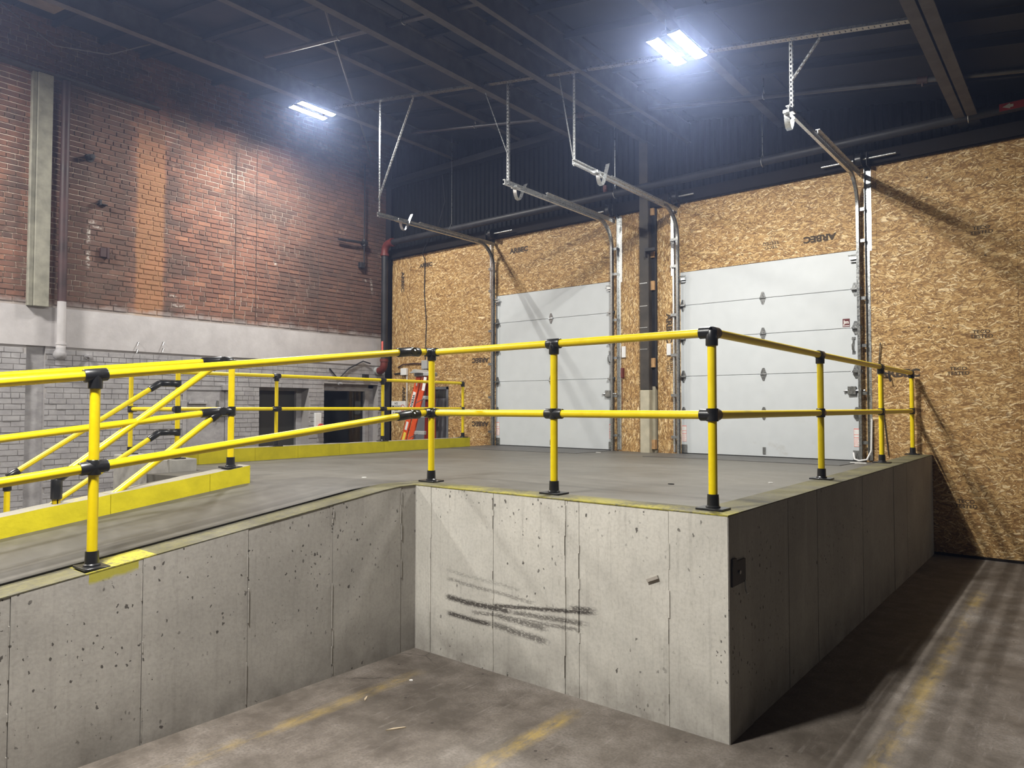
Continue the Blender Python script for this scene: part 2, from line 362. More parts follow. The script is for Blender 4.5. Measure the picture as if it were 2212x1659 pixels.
def mat_brick():
    n = N('old_red_brick'); P = n.pos(); x, y, z = n.xyz()
    at = n.new('ShaderNodeAttribute', attribute_name='tint'); t = at.outputs['Fac']
    c = n.ramp(t, [(0,(.115,.066,.054)),(.25,(.20,.102,.076)),(.55,(.27,.132,.092)),(.8,(.345,.170,.112)),(1,(.43,.225,.142))])
    f = n.noise(22, P, 5, .7); c = n.mix(n.rng(f, .4, .75, 0, .5), c, (.14,.09,.08))
    q = n.comb(0, y, z)
    soot = n.noise(1.1, q, 5, .65, .6)
    c = n.mix(n.rng(soot, .48, .66, 0, .75), c, (.085,.068,.060)); c = n.mix(n.rng(n.noise(5, n.comb(2, y, z), 4, .7), .55, .7, 0, .5), c, (.10,.075,.065))
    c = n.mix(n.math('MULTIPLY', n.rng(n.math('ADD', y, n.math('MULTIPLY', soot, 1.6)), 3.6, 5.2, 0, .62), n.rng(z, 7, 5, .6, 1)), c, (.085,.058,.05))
    pale = n.noise(2.7, n.comb(5, y, z), 5, .7)
    c = n.mix(n.rng(pale, .62, .72, 0, .5), c, (.40,.29,.23))
    yw = n.math('ADD', y, n.math('MULTIPLY', n.math('SUBTRACT', n.noise(2.2, q), .5), .10))
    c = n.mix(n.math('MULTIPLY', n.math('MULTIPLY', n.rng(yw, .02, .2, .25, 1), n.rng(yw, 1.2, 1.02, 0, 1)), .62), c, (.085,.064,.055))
    c = n.mix(n.math('MULTIPLY', n.math('MULTIPLY', n.rng(yw, 1.58, 1.66, 0, 1), n.rng(yw, 2.5, 1.9, 0, 1)), n.rng(n.noise(2.1, q), .42, .6, 0, .65)), c, (.085,.07,.065))
    st = n.math('MULTIPLY', n.math('MULTIPLY', n.rng(yw, 1.15, 1.20, 0, 1), n.rng(yw, 1.62, 1.57, 0, 1)), n.rng(z, 6.3, 5.4, 0, 1))
    c = n.mix(n.math('MULTIPLY', st, n.rng(f, .3, .7, .35, .75)), c, (.42,.215,.105))
    pw = n.math('ADD', z, n.math('MULTIPLY', n.math('SUBTRACT', n.noise(3, q, 4, .7), .5), .35))
    c = n.mix(n.rng(pw, 3.26, 3.12, 0, .85), c, (.42,.39,.385))
    mk = None
    for a_, b_ in (((.505,4.36),(.505,4.12)),((.505,4.02),(.505,3.76)),((.50,4.43),(.60,4.46)),((.56,4.40),(.68,4.38)),((.66,4.58),(.68,4.60)),((1.70,3.50),(1.82,3.49)),((1.74,3.36),(1.95,3.36)),((5.75,4.35),(5.80,4.05)),((5.60,4.30),(5.66,4.27)),((3.55,4.35),(3.60,4.25))):
        k_ = n.seg(y, z, a_, b_, .035); mk = k_ if mk is None else n.math('MAXIMUM', mk, k_)
    c = n.mix(n.math('MULTIPLY', mk, n.rng(n.noise(28, P, 4, .7), .44, .56, 0, .85)), c, (.58,.54,.50))
    n.bump(f, .4, .004)
    return n.set(c, .85, 0, .2)
def mat_mortar():
    n = N('old_mortar'); P = n.pos(); x, y, z = n.xyz()
    f = n.noise(1.6, P, 5, .7); g = n.noise(30, P, 3)
    c = n.mix(n.rng(f, .38, .62, 0, 1), (.22,.165,.14), (.64,.53,.45))
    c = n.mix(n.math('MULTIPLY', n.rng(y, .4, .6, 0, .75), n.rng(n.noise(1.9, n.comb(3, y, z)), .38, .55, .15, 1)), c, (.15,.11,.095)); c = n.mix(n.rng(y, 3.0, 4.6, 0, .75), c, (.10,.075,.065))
    yw = n.math('ADD', y, n.math('MULTIPLY', n.math('SUBTRACT', n.noise(2.2, P), .5), .1))
    st = n.math('MULTIPLY', n.math('MULTIPLY', n.rng(yw, 1.15, 1.20, 0, 1), n.rng(yw, 1.62, 1.57, 0, 1)), n.rng(z, 6.3, 5.4, 0, .8))
    c = n.mix(st, c, (.50,.30,.155))
    c = n.mix(n.math('LESS_THAN', z, 2.8), c, n.mix(n.rng(n.noise(6, P), .4, .6, 0, 1), (.16,.153,.16), (.30,.29,.298)))
    c = n.mix(n.rng(z, 3.22, 3.12, 0, .8), c, (.36,.34,.335))
    n.bump(g, .5, .004)
    return n.set(c, .9, 0, .2)
def mat_whitewash():
    n = N('grey_white_wall_paint'); P = n.pos(); x, y, z = n.xyz()
    f = n.noise(3, P, 6, .65)
    c = n.mix(n.rng(f, .3, .7, 0, 1), (.40,.38,.388), (.52,.50,.508))
    drip = n.noise(1, n.comb(0, n.math('MULTIPLY', y, 9), n.math('MULTIPLY', z, .8)), 4, .6)
    c = n.mix(n.rng(drip, .55, .8, 0, .3), c, (.36,.345,.345))
    lowb = n.math('LESS_THAN', z, 2.57)
    grim = n.noise(4, n.comb(0, y, n.math('MULTIPLY', z, 2)), 6, .7)
    c = n.mix(lowb, c, n.mix(n.rng(grim, .35, .65, 0, 1), (.255,.245,.255), (.37,.36,.37)))
    hole = None
    for sc_, thr, rad in ((9,.80,.17),(5,.86,.10),(17,.86,.2)):
        v = n.voro(sc_, n.map((1,1,1.5), v=n.mix(.04, n.comb(0, y, z), n.noise(14, P, 3, col=True)))); r = n.xyz(v['Color'])[0]
        k = n.math('MULTIPLY', n.math('LESS_THAN', n.math('ADD', v['Distance'], n.math('MULTIPLY', n.math('SUBTRACT', n.noise(60, P, 2), .5), .2)), n.rng(r, thr, 1, .02, rad)), n.math('GREATER_THAN', r, thr))
        hole = k if hole is None else n.math('MAXIMUM', hole, k)
    hole = n.math('MULTIPLY', n.math('MULTIPLY', hole, lowb), n.rng(n.noise(1.3, P, 2), .45, .52, 0, 1))
    c = n.mix(n.math('MULTIPLY', hole, .9), c, (.06,.05,.05))
    n.bump(n.math('SUBTRACT', n.noise(25, P, 4), hole), .35, .006)
    return n.set(c, .6, 0, .35)
def mat_door():
    n = N('white_door_skin'); P = n.pos(); x, y, z = n.xyz()
    f = n.noise(5, P, 5); c = n.mix(n.rng(f, .3, .7, 0, 1), (.535,.565,.585), (.575,.605,.625))
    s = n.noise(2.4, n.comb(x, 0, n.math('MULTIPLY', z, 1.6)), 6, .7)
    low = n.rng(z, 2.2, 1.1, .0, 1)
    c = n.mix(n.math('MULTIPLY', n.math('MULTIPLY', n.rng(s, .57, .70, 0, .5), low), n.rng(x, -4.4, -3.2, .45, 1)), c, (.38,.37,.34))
    n.bump(n.noise(90, P, 3), .12, .002)
    return n.set(c, .42, 0, .45)
def mat_galv(dark=1.0):
    n = N('galvanized_steel'); P = n.pos(); f = n.voro(70, P)['Color']; g = n.xyz(f)[0]
    c = n.mix(g, tuple(v*dark for v in (.50,.52,.53)), tuple(v*dark for v in (.66,.67,.66)))
    return n.set(c, n.rng(g, 0, 1, .26, .40), .85)
def mat_emit(k=1.0):
    n = N('led_lens'); e = n.new('ShaderNodeEmission'); n.put(e.inputs[0], LAMP_COLOR); e.inputs[1].default_value = LAMP_POWER*k
    g = n.new('ShaderNodeNewGeometry'); b = n.new('ShaderNodeBsdfDiffuse'); m = n.new('ShaderNodeMixShader')
    n.l.new(g.outputs['Backfacing'], m.inputs[0]); n.l.new(e.outputs[0], m.inputs[1]); n.l.new(b.outputs[0], m.inputs[2])
    n.l.new(m.outputs[0], n.n['Material Output'].inputs['Surface']); return n.m
def mat_glass():
    n = N('dark_window_glass'); n.set((.75,.8,.8), .04, 0, .6); n.b.inputs['Transmission Weight'].default_value = 1.0; n.b.inputs['IOR'].default_value = 1.48
    return n.m

CONC = mat_concrete(); CONCF = mat_concrete(True, (.54,.52,.47)); CONCR = mat_concrete(False, (.40,.378,.345), True)
FLOOR = mat_floor('lower'); DOCK = mat_floor('dock'); RAMPM = mat_floor('ramp'); SILL = mat_floor('sill')
CAP = mat_cap(); CURB = mat_curb(); PIPE = mat_pipe(); OSBH = mat_osb(False); OSBV = mat_osb(True)
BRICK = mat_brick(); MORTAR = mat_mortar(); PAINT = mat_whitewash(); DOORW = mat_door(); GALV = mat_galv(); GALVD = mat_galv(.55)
BLACKP = plain('black_fitting', (.012,.012,.013), .32, 0, .3, 14, .1, .5)
BLACKS = plain('black_painted_steel', (.020,.020,.023), .5, .0, .3, 6, .15, .4)
DARKRED = plain('dark_red_primer', (.050,.024,.024), .6, 0, .4, 4, .2)
REDP = plain('red_pipe_fitting', (.13,.024,.019), .5, 0, .25, 14, .1)
ORANGE = plain('orange_fibreglass', (.66,.085,.018), .42, 0, .1, 10)
CEIL = plain('dark_ceiling_paint', (.013,.015,.024), .8, 0, .25, 2.2)
BEAM = plain('dusty_ceiling_steel', (.09,.082,.078), .7, 0, .35, 5, .1)
BOARD = plain('pale_deck_board', (.22,.18,.13), .8, 0, .3, 4)
CORR = plain('dark_corrugated_steel', (.009,.010,.012), .85, .0, .35, 4, .1, .15)
TRUNK = plain('brown_black_channel', (.010,.0075,.0065), .8, 0, .3, 5, 0, .2)
COLG = plain('grey_column_paint', (.25,.24,.195), .65, 0, .3, 6, .2)
COLB = plain('black_brown_column_paint', (.045,.038,.031), .6, 0, .4, 5, .2)
COLL = plain('cream_column_paint', (.42,.385,.29), .65, 0, .15, 8, .15)
GREYD = plain('grey_steel_door_paint', (.16,.168,.185), .5, 0, .12, 5)
DARKD = plain('dark_door_paint', (.035,.034,.030), .55, 0, .15, 3)
ROOM = plain('back_room_paint', (.40,.40,.36), .9, 0, .2, 2)
VOID = plain('unlit_room_paint', (.05,.05,.047), .9, 0, .2, 2)
WHITE = plain('white_plastic', (.72,.72,.72), .45, 0, .05, 8)
GREYB = plain('grey_box_paint', (.36,.37,.37), .45, 0, .1, 8)
INK = plain('black_stamp_ink', (.055,.036,.02), .8, 0, .4, 60)
PRINTB = plain('black_print', (.02,.02,.022), .6, 0, .1, 8)
REDPRINT = plain('red_print', (.42,.035,.03), .5, 0, .1, 8)
PINK = plain('pink_red_label', (.75,.16,.13), .5, 0, .15, 20)
MAROON = plain('maroon_sticker', (.10,.012,.016), .45, 0, .1, 8)
LABELW = plain('white_label', (.78,.77,.75), .5, 0, .08, 30)
YLAB = plain('yellow_label', (.80,.62,.08), .5, 0, .1, 20)
WOOD = plain('lumber', (.50,.30,.14), .7, 0, .25, 12)
CHIP = plain('pale_wood_chip', (.36,.29,.20), .7, 0, .2, 30)
RUBBER = plain('black_rubber', (.014,.014,.014), .75, 0, .2, 10)
def lens_pair(k): return (mat_emit(k*2.4), mat_emit(k*.3))    # bright diode row along the middle, dimmer edges
LENS, LENSNEAR, LENSFILL, LENSHI = lens_pair(1.0), lens_pair(1.25), lens_pair(.36), lens_pair(2.1)
GLASS = mat_glass()
STONE = plain('rough_grey_concrete', (.28,.27,.25), .85, 0, .2, 9, .4)

# ------------------------------------------------------------------ text
def text_mesh(body, size, mat, depth=.0008, bold=0.0):
    cu = bpy.data.curves.new('print', 'FONT'); cu.body = body; cu.size = size; cu.align_x = 'CENTER'; cu.align_y = 'CENTER'
    cu.extrude = depth; cu.offset = bold; cu.resolution_u = 3
    o = bpy.data.objects.new('print', cu); C.objects.link(o); bpy.context.view_layer.update()
    m = bpy.data.meshes.new_from_object(o.evaluated_get(bpy.context.evaluated_depsgraph_get()))
    bpy.data.objects.remove(o); bpy.data.curves.remove(cu); m.materials.clear(); m.materials.append(mat); return m
def print_on(body, size, mat, loc, U, V, parent, name='printed_words', bold=.0, depth=.0008, sx=1.0, label=None):
    m = text_mesh(body, size, mat, depth, bold); U, V = Vector(U).normalized(), Vector(V).normalized()
    T = Matrix((U*sx, V, U.cross(V))).transposed().to_4x4(); T.translation = Vector(loc); m.transform(T)
    return obj(name, m, mat, parent, label)

def cells(a0, a1, b0, b1, holes):                            # rectangle minus holes -> rectangles
    A = sorted({a0, a1, *[h[i] for h in holes for i in (0,1) if a0 < h[i] < a1]})
    Bq = sorted({b0, b1, *[h[i] for h in holes for i in (2,3) if b0 < h[i] < b1]})
    for i in range(len(A)-1):
        for j in range(len(Bq)-1):
            ca, cb = (A[i]+A[i+1])/2, (Bq[j]+Bq[j+1])/2
            if not any(h[0] < ca < h[1] and h[2] < cb < h[3] for h in holes): yield A[i], A[i+1], Bq[j], Bq[j+1]

# ================================================================== SETTING
XR, YF = 10.0, -14.0                                           # far sides of the hall, out of view
fl = obj('floor', MB().box(BX-.6, YF, -.2, XR, B+.4, 0), FLOOR, label='grey brown lower concrete floor with faded yellow lines', kind='structure')

# ---- brick wall on the left
wl = thing('wall_left', 'old red brick wall with grey white painted lower part', kind='structure')
HOLES = [(1.932,2.749,-1,2.078),(3.29,4.31,-1,2.09),(4.648,5.97,-1,2.195),(-.24,-.012,-1,2.588)]
FACE = BX
mb = MB()
for a, b, c, d in cells(YF, B+.3, 0, 7.6, HOLES): mb.box(FACE-.5, a, c, FACE-.009, b, d)
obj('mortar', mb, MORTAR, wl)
st = MB(); st.box(FACE-.012, -4.0, 2.588, FACE+.006, B, 3.135)
obj('render_band', st, PAINT, wl, 'smooth grey white painted band between the bricks')
rng = random.Random(3)
cand = []
CH = .0775
nz = int(7.3/CH)
for k in range(nz):
    z0 = k*CH; z1 = z0+CH-(.0062 if z0 < 2.56 else .0115)
    if 2.56 < z1 and z0 < 3.14: continue
    header = (k % 7 == 3); Lb = .105 if header else .215
    y = -1.05 + rng.uniform(-.01,.01) + (.0 if k % 2 else -.107)
    while y < B+.05:
        L = Lb*rng.uniform(.94,1.06); a, b = y, y+L-(.0028 if z0 < 2.56 else .0115); y += L
        b = min(b, B+.08)
        bad = False
        for h in HOLES:
            if b > h[0] and a < h[1] and z1 > h[2] and z0 < h[3]:
                if a < h[0] and b-h[0] < L*.8: b = h[0]
                elif b > h[1] and h[1]-a < L*.8: a = h[1]
                else: bad = True
                if z0 < h[3] < z1 and not bad: pass
        if bad or b-a < .03: continue
        tint = min(1, max(0, rng.gauss(.45,.16)))
        cand.append((a, b, z0, z1, tint, rng.uniform(-.0025,.0035)*(1.5 if z0 < 2.56 else 1)))
def brickmb(mb, q):
    a, b, z0, z1, t, dx = q; X = FACE+dx; e = .0025
    vs = [(FACE-.012,a,z0),(FACE-.012,b,z0),(FACE-.012,b,z1),(FACE-.012,a,z1),(X,a+e,z0+e),(X,b-e,z0+e),(X,b-e,z1-e),(X,a+e,z1-e)]
    mb.add(vs, [(4,5,6,7),(0,1,5,4),(1,2,6,5),(2,3,7,6),(3,0,4,7)], t if t != .5 else .501)
def seen(q):
    ym = (q[0]+q[1])/2
    return ym > -.52 and q[2] > .75 and q[3] < 5.9 and not (-.27 < ym < .22)
singles = sorted([q for q in cand if seen(q)], key=lambda q: q[0])[:300]
sset = set(singles)
for q in singles:
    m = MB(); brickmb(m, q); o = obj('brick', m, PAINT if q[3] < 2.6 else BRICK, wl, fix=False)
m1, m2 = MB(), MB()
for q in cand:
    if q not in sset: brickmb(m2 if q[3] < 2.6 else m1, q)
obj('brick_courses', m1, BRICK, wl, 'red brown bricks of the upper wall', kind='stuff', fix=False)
obj('brick_courses', m2, PAINT, wl, 'grey white painted bricks of the lower wall', kind='stuff', fix=False)
obj('recess_panel', MB().box(FACE-.14, -.24, 0, FACE-.05, -.012, 2.588), PAINT, wl, 'painted narrow recess below the grey column')
# thin stubs and cut pipes left on the brickwork
cw = obj('wall_column', MB().cbox(FACE-.02, -.262, 3.125, FACE+.075, -.20, 6.38, .006).cbox(FACE-.02, -.20, 3.125, FACE+.105, -.015, 6.38, .006), COLG)
tag(cw, 'stained grey column ending above the painted band', 'column', kind='structure')

# ---- rear wall: OSB boards, corrugated sheets above
wb = thing('wall_back', 'osb board wall with dark corrugated steel above', kind='structure')
obj('backing', MB().box(BX-.3, B+.22, 0, XR, B+.4, 7.8), BLACKS, wb)
D1 = (-6.84,-4.385); D2 = (-3.235,-.78); DT = 3.755
MAN = (-9.02,-8.04,2.135)
def osb(x0, x1, z0, z1, vert=False):
    g = .0009; dy = random.uniform(-.002,.002)
    o = obj('osb_panel', MB().box(x0+g, B+dy, z0+g, x1-g, B+.06, z1-g), OSBV if vert else OSBH, wb)
    panels.append((x0, x1, z0, z1, o, B+dy)); return o
panels = []
ZT = 4.80
osb(-9.66,-9.12,0,2.2,True); osb(-9.66,-9.12,2.2,ZT,True)
for x0, x1 in ((-9.12,-7.70),(-7.70,D1[0])):
    for z0, z1 in ((2.135,2.45),(2.45,3.67),(3.67,ZT)): osb(x0, x1, z0, z1)
osb(-9.12,MAN[0],0,2.135,True); osb(MAN[1],-7.70,0,2.135); osb(-7.70,D1[0],0,2.135)
osb(D1[0],D1[1]+.0,DT,ZT)
for x0, x1 in ((D1[1],-3.86),(-3.62,D2[0])):
    for z0, z1 in ((0,3.79 if x0 < -4 else 3.80),(3.79 if x0 < -4 else 3.80,4.05 if x0 < -4 else 3.97),(4.05 if x0 < -4 else 3.97,ZT)): osb(x0, x1, z0, z1, True)
osb(D2[0],-2.93,DT,ZT); osb(-2.93,D2[1],DT,ZT)
for z0, z1 in ((0,1.22),(1.22,2.44),(2.44,3.66),(3.66,ZT)): osb(D2[1],-.57,z0,z1)
for i, x0 in enumerate((-.57,.87,2.31,3.75,5.19)):
    for z0, z1 in ((0,1.30),(1.30,2.52),(2.52,3.74),(3.74,ZT)): osb(x0, x0+1.44, z0, z1)
def stamp(body, size, x, z, rot, sx=1.0, bold=.006):
    par, yy = wb, B
    for p in panels:
        if p[0] <= x <= p[1] and p[2] <= z <= p[3]: par, yy = p[4], p[5]
    a = math.radians(rot); U = (math.cos(a),0,math.sin(a)); V = (-math.sin(a),0,math.cos(a))
    print_on(body, size, INK, (x, yy-.0012, z), U, V, par, 'printed_stamp', bold, .0006, sx)
for x, z, r, s in ((-6.32,4.52,0,.115),(-8.67,4.55,0,.10),(-7.23,2.61,180,.115),(-7.23,1.44,180,.115),(-1.255,3.975,180,.115),(-.344,2.158,0,.13),(-3.43,2.93,-90,.125),(-9.345,4.29,-90,.115),(-9.296,1.95,-90,.115)):
    stamp('ARBEC', s, x, z, r, 1.15)
for x, z, r in ((.535,3.80,0),(.514,2.59,0),(.279,2.17,0),(-1.89,3.97,180),(-3.42,2.36,90),(.33,.62,0)):
    stamp('TECO\nTESTED', .055, x, z, r, 1.2, .001)
# corrugated sheets, each a piece of its own
def corr(x0, x1):
    prof = []; x = x0; ph = 0; pts = []
    while x < x1-1e-6:
        for dx, dy in ((0,0),(.035,0),(.052,-.028),(.088,-.028),(.105,0)):
            if x+dx <= x1+1e-6 and (not pts or x+dx > pts[-1][0]+1e-6): pts.append((x+dx, B+.10+dy))
        x += .105
    vs = []; fs = []
    for i, (px, py) in enumerate(pts): vs += [(px,py,ZT-.05),(px,py,roofz(px,5.5))]
    for i in range(len(pts)-1): fs.append((2*i,2*i+2,2*i+3,2*i+1))
    m = MB().add(vs, fs); return obj('corrugated_sheet', m, CORR, wb, fix=False)
x = BX
while x < XR-.1:
    corr(x, min(x+.945, XR)); x += .945
ch = MB().box(BX, B-.07, 4.79, XR, B-.062, 4.97).box(BX, B-.07, 4.962, XR, B+.07, 4.97).box(BX, B-.07, 4.79, XR, B+.0, 4.798)
obj('channel', ch, TRUNK, wb, 'dark steel channel along the top of the boards')
obj('wall_girt', MB().box(BX, B-.12, 6.30, -3.9, B+.06, 6.42), BLACKS, wb, 'dark horizontal girt across the corrugated sheets')
obj('baseboard_back', MB().box(.0, B-.012, 0, XR, B, .03).box(BX,B-.012,0,-7.3,B,.03), TRUNK, kind='structure', label='thin dark strip at the foot of the osb wall')

# ---- sides of the hall that the photo does not show
obj('wall_right', MB().box(XR, YF, 0, XR+.3, B+.4, 7.5), VOID, kind='structure', label='plain dark wall at the right end of the hall')
obj('wall_front', MB().box(BX-.6, YF-.3, 0, XR+.3, YF, 8), VOID, kind='structure', label='plain dark wall behind the viewer')

# ---- ceiling
cl = thing('ceiling', 'dark sloping roof deck on steel beams', kind='structure')
KD = 5.50
bays = [-10.4,-8.35,-6.3,-4.6,-3.0,-1.4,.43,2.6,4.6,XR+.3]
for a, b in zip(bays[:-1], bays[1:]):
    for y0, y1 in ((YF,-8),(-8,-3.5),(-3.5,-.5),(-.5,1.4),(1.4,3.0),(3.0,4.6),(4.6,B+.4)):
        g = .012
        vs = [(a+g,y0+g,roofz(a,KD)),(b-g,y0+g,roofz(b,KD)),(b-g,y1-g,roofz(b,KD)),(a+g,y1-g,roofz(a,KD)),
              (a+g,y0+g,roofz(a,KD)+.05),(b-g,y0+g,roofz(b,KD)+.05),(b-g,y1-g,roofz(b,KD)+.05),(a+g,y1-g,roofz(a,KD)+.05)]
        m = MB().add(vs, [(0,3,2,1),(4,5,6,7),(0,1,5,4),(1,2,6,5),(2,3,7,6),(3,0,4,7)]); obj('deck_panel', m, CEIL, cl)
m = MB().add([(-10.6,YF-.3,roofz(-10.6,KD+.1)),(XR+.4,YF-.3,roofz(XR+.4,KD+.1)),(XR+.4,B+.5,roofz(XR+.4,KD+.1)),(-10.6,B+.5,roofz(-10.6,KD+.1)),
              (-10.6,YF-.3,roofz(-10.6,KD+.2)),(XR+.4,YF-.3,roofz(XR+.4,KD+.2)),(XR+.4,B+.5,roofz(XR+.4,KD+.2)),(-10.6,B+.5,roofz(-10.6,KD+.2))],
             [(0,3,2,1),(4,5,6,7),(0,1,5,4),(1,2,6,5),(2,3,7,6),(3,0,4,7)])
obj('roof_cover', m, BLACKS, cl)
def ibeam(x, k, wd, dep=.28):
    z = roofz(x, k); t = .012
    m = MB().box(x-wd/2, YF, z, x+wd/2, B+.08, z+t).box(x-.006, YF, z+t, x+.006, B+.08, z+dep).box(x-wd/2, YF, z+dep, x+wd/2, B+.08, z+dep+t)
    return obj('roof_beam', m, BEAM, cl)
for x, k, wd in ((-7.92,5.13,.11),(-6.2,5.35,.09),(-4.72,5.13,.10),(-3.74,5.14,.09),(-3.12,5.16,.06),(-1.74,5.30,.10),(2.7,5.12,.12)): ibeam(x, k, wd)
obj('roof_beam', MB().box(.33, YF, roofz(.43,5.13), .55, B+.08, roofz(.43,5.13)+.015).box(.43, YF, roofz(.43,5.13), .45, B+.08, roofz(.43,5.5)), BEAM, cl, 'wide dusty beam flange near the right edge')
obj('ledger', MB().box(BX, YF, 6.385, BX+.12, 1.46, 6.415), BEAM, cl, 'ledger beam over the grey wall column')
def slope_bar(y, x0, x1, k, wd, h):
    return MB().bar((x0,y,roofz(x0,k)), (x1,y,roofz(x1,k)), wd, h)
for y in (-2.4,-1.2,0,.62,1.2,2.35,3.0,4.05,4.7,5.55):
    obj('purlin', slope_bar(y, BX, XR, 5.445, .05, .07), CEIL, cl)
obj('light_deck_board', MB().bar((BX+.45,-.35,roofz(BX+.45,5.47)), (-8.1,-.35,roofz(-8.1,5.47)), .42, .03), BOARD, cl, 'paler board fixed under the deck')
obj('light_deck_board', MB().bar((-7.0,-.05,roofz(-7.0,5.47)), (-4.9,-.05,roofz(-4.9,5.47)), .5, .03), BOARD, cl, 'paler board fixed under the deck')

# ================================================================== LOADING DOCK
dk = thing('loading_dock', 'raised concrete loading dock with a ramp running down on its left', 'dock', kind='structure')
# slab surface as one grid, split round the stair opening
def grid(xs, ys, zf, dep=.12):
    m = MB(); nx, ny = len(xs), len(ys)
    vs = [(x,y,zf(x,y)) for y in ys for x in xs]; fs = []
    for j in range(ny-1):
        for i in range(nx-1): fs.append((j*nx+i, j*nx+i+1, (j+1)*nx+i+1, (j+1)*nx+i))
    n = len(vs); vs += [(x,y,zf(x,y)-dep) for y in ys for x in xs]
    def side(ids):
        for a, b in zip(ids[:-1], ids[1:]): fs.append((a, b, b+n, a+n))
    side([i for i in range(nx)]); side([ (ny-1)*nx+i for i in range(nx)]); side([j*nx for j in range(ny)]); side([j*nx+nx-1 for j in range(ny)])
    return m.add(vs, fs)
lin = lambda a, b, n: [a+(b-a)*i/n for i in range(n+1)]
def ramp_top(x, y):
    t = min(max((y+.9)/.75, 0), 1); t = t*t*(3-2*t)
    return min((1-t)*(rampz(y)+.010) + t*dockz(x, y), rampz(y)+.010)
obj('dock_slab', grid(lin(-7.05,-.22,24), lin(.22,B,16), dockz), DOCK, dk)
obj('ramp_slab', grid(lin(-3.85,-2.57,4), lin(-9.3,.22,60), ramp_top), RAMPM, dk)
obj('landing_slab', grid(lin(-5.9,-3.85,6), lin(-.34,.22,3), lambda x, y: dockz(x, y)), DOCK, dk)
for x0, x1 in ((D1[0]-.03,D1[1]+.03),(D2[0]-.03,D2[1]+.03)):
    obj('sill_slab', grid(lin(x0, x1, 4), lin(5.05, B-.01, 3), lambda x, y: max(dockz(x, y), ZS-.02)+.006, .03), SILL, dk, 'darker slab in front of the door')
for y in (1.95,):
    pass
# solid core below (kept behind the facing panels)
cor = MB().box(-7.2, .08, 0, -.08, B, .95).box(-7.2, -.04, 0, -5.95, .08, .9)
obj('dock_core', cor, STONE, dk)
ys = lin(-9.3, .1, 40)
vs = []; fs = []
for y in ys:
    zz = max(rampz(y)-.14, .001); vs += [(-3.85,y,0),(-2.42,y,0),(-2.42,y,zz),(-3.85,y,zz)]
for i in range(len(ys)-1):
    for k in range(4): fs.append((4*i+k,4*i+(k+1)%4,4*i+4+(k+1)%4,4*i+4+k))
fs += [(0,1,2,3), tuple(len(vs)-4+k for k in (3,2,1,0))]
obj('ramp_core', MB().add(vs, fs), STONE, dk)
# caps along the edges
obj('wall_cap', MB().box(-2.57, 0.0, D-.006, .0, .22, D).box(-.22,.22,D-.006,0,B-.005,D), CAP, dk, 'worn yellow edge of the dock top')
vs = []; fs = []
ys = lin(-9.0, .0, 60)
for y in ys:
    z = rampz(y); e = .004*math.sin(y*9)+.003*math.sin(y*23+1)
    vs += [(-2.57+e,y,z-.006),(INX,y,z-.006),(INX,y,z),(-2.57+e,y,z+.001)]
for i in range(len(ys)-1):
    for k in range(4): fs.append((4*i+k,4*i+(k+1)%4,4*i+4+(k+1)%4,4*i+4+k))
fs += [(0,1,2,3)]
obj('wall_cap', MB().add(vs, fs), CAP, dk, 'worn grey edge of the ramp top')
# facing panels between the form joints (each a piece with a recessed joint)
def face_panels(axis, bounds, const, topf, mat, out):
    g = .0026 if out == 1 else .0016
    for a, b in zip(bounds[:-1], bounds[1:]):
        pr = random.uniform(-.004,.004); n = 6
        pts = [(a+g,0.0)] + [(b-g,0.0)] + [(b-g-(b-a-2*g)*i/n, topf(b-g-(b-a-2*g)*i/n)-.001) for i in range(n+1)]
        if axis == 'x': m = MB().prism(pts, (0,const+pr*.5+.002,0), (1,0,0), (0,0,1), (0,.08,0))
        else: m = MB().prism(pts, (const+pr*.5-.002,0,0), (0,1,0), (0,0,1), (-.08,0,0))
        obj('concrete_panel', m, mat, dk)
        # rough fins left where the forms met
    for b in (() if out == 1 else bounds[1:-1]):
        f = MB(); z = .02; top = topf(b)-.03
        r = random.Random(int(b*1000))
        while z < top:
            h = r.uniform(.03,.16)
            if r.random() < .5:
                wd = r.uniform(.0012,.0028); off = r.uniform(-.002,.0015); s_ = r.choice((-1,1))*.004
                if axis == 'x': f.box(b+s_-wd, const-off-.003, z, b+s_+wd, const+.02, min(z+h, top))
                else: f.box(const-.02, b+s_-wd, z, const+off+.003, b+s_+wd, min(z+h, top))
            z += h
        obj('joint_fin', f, mat, dk, kind='stuff')
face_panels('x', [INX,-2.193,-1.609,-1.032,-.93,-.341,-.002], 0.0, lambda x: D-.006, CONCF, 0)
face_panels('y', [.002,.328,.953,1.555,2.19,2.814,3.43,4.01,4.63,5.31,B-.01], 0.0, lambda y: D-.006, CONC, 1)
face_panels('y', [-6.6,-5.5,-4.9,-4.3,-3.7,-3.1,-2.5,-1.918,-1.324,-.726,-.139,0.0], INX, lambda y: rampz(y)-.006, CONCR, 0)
obj('concrete_panel', MB().box(INX-.08, -.0, 0, INX, .1, D-.006), CONCR, dk)
obj('concrete_panel', MB().cbox(-7.25, -.12, 0, -5.9, .18, 1.195, .01), STONE, dk, 'pale concrete ledge by the stair head')
obj('concrete_panel', MB().box(-7.25, -.04, 0, -7.17, B-.01, 1.02), STONE, dk)
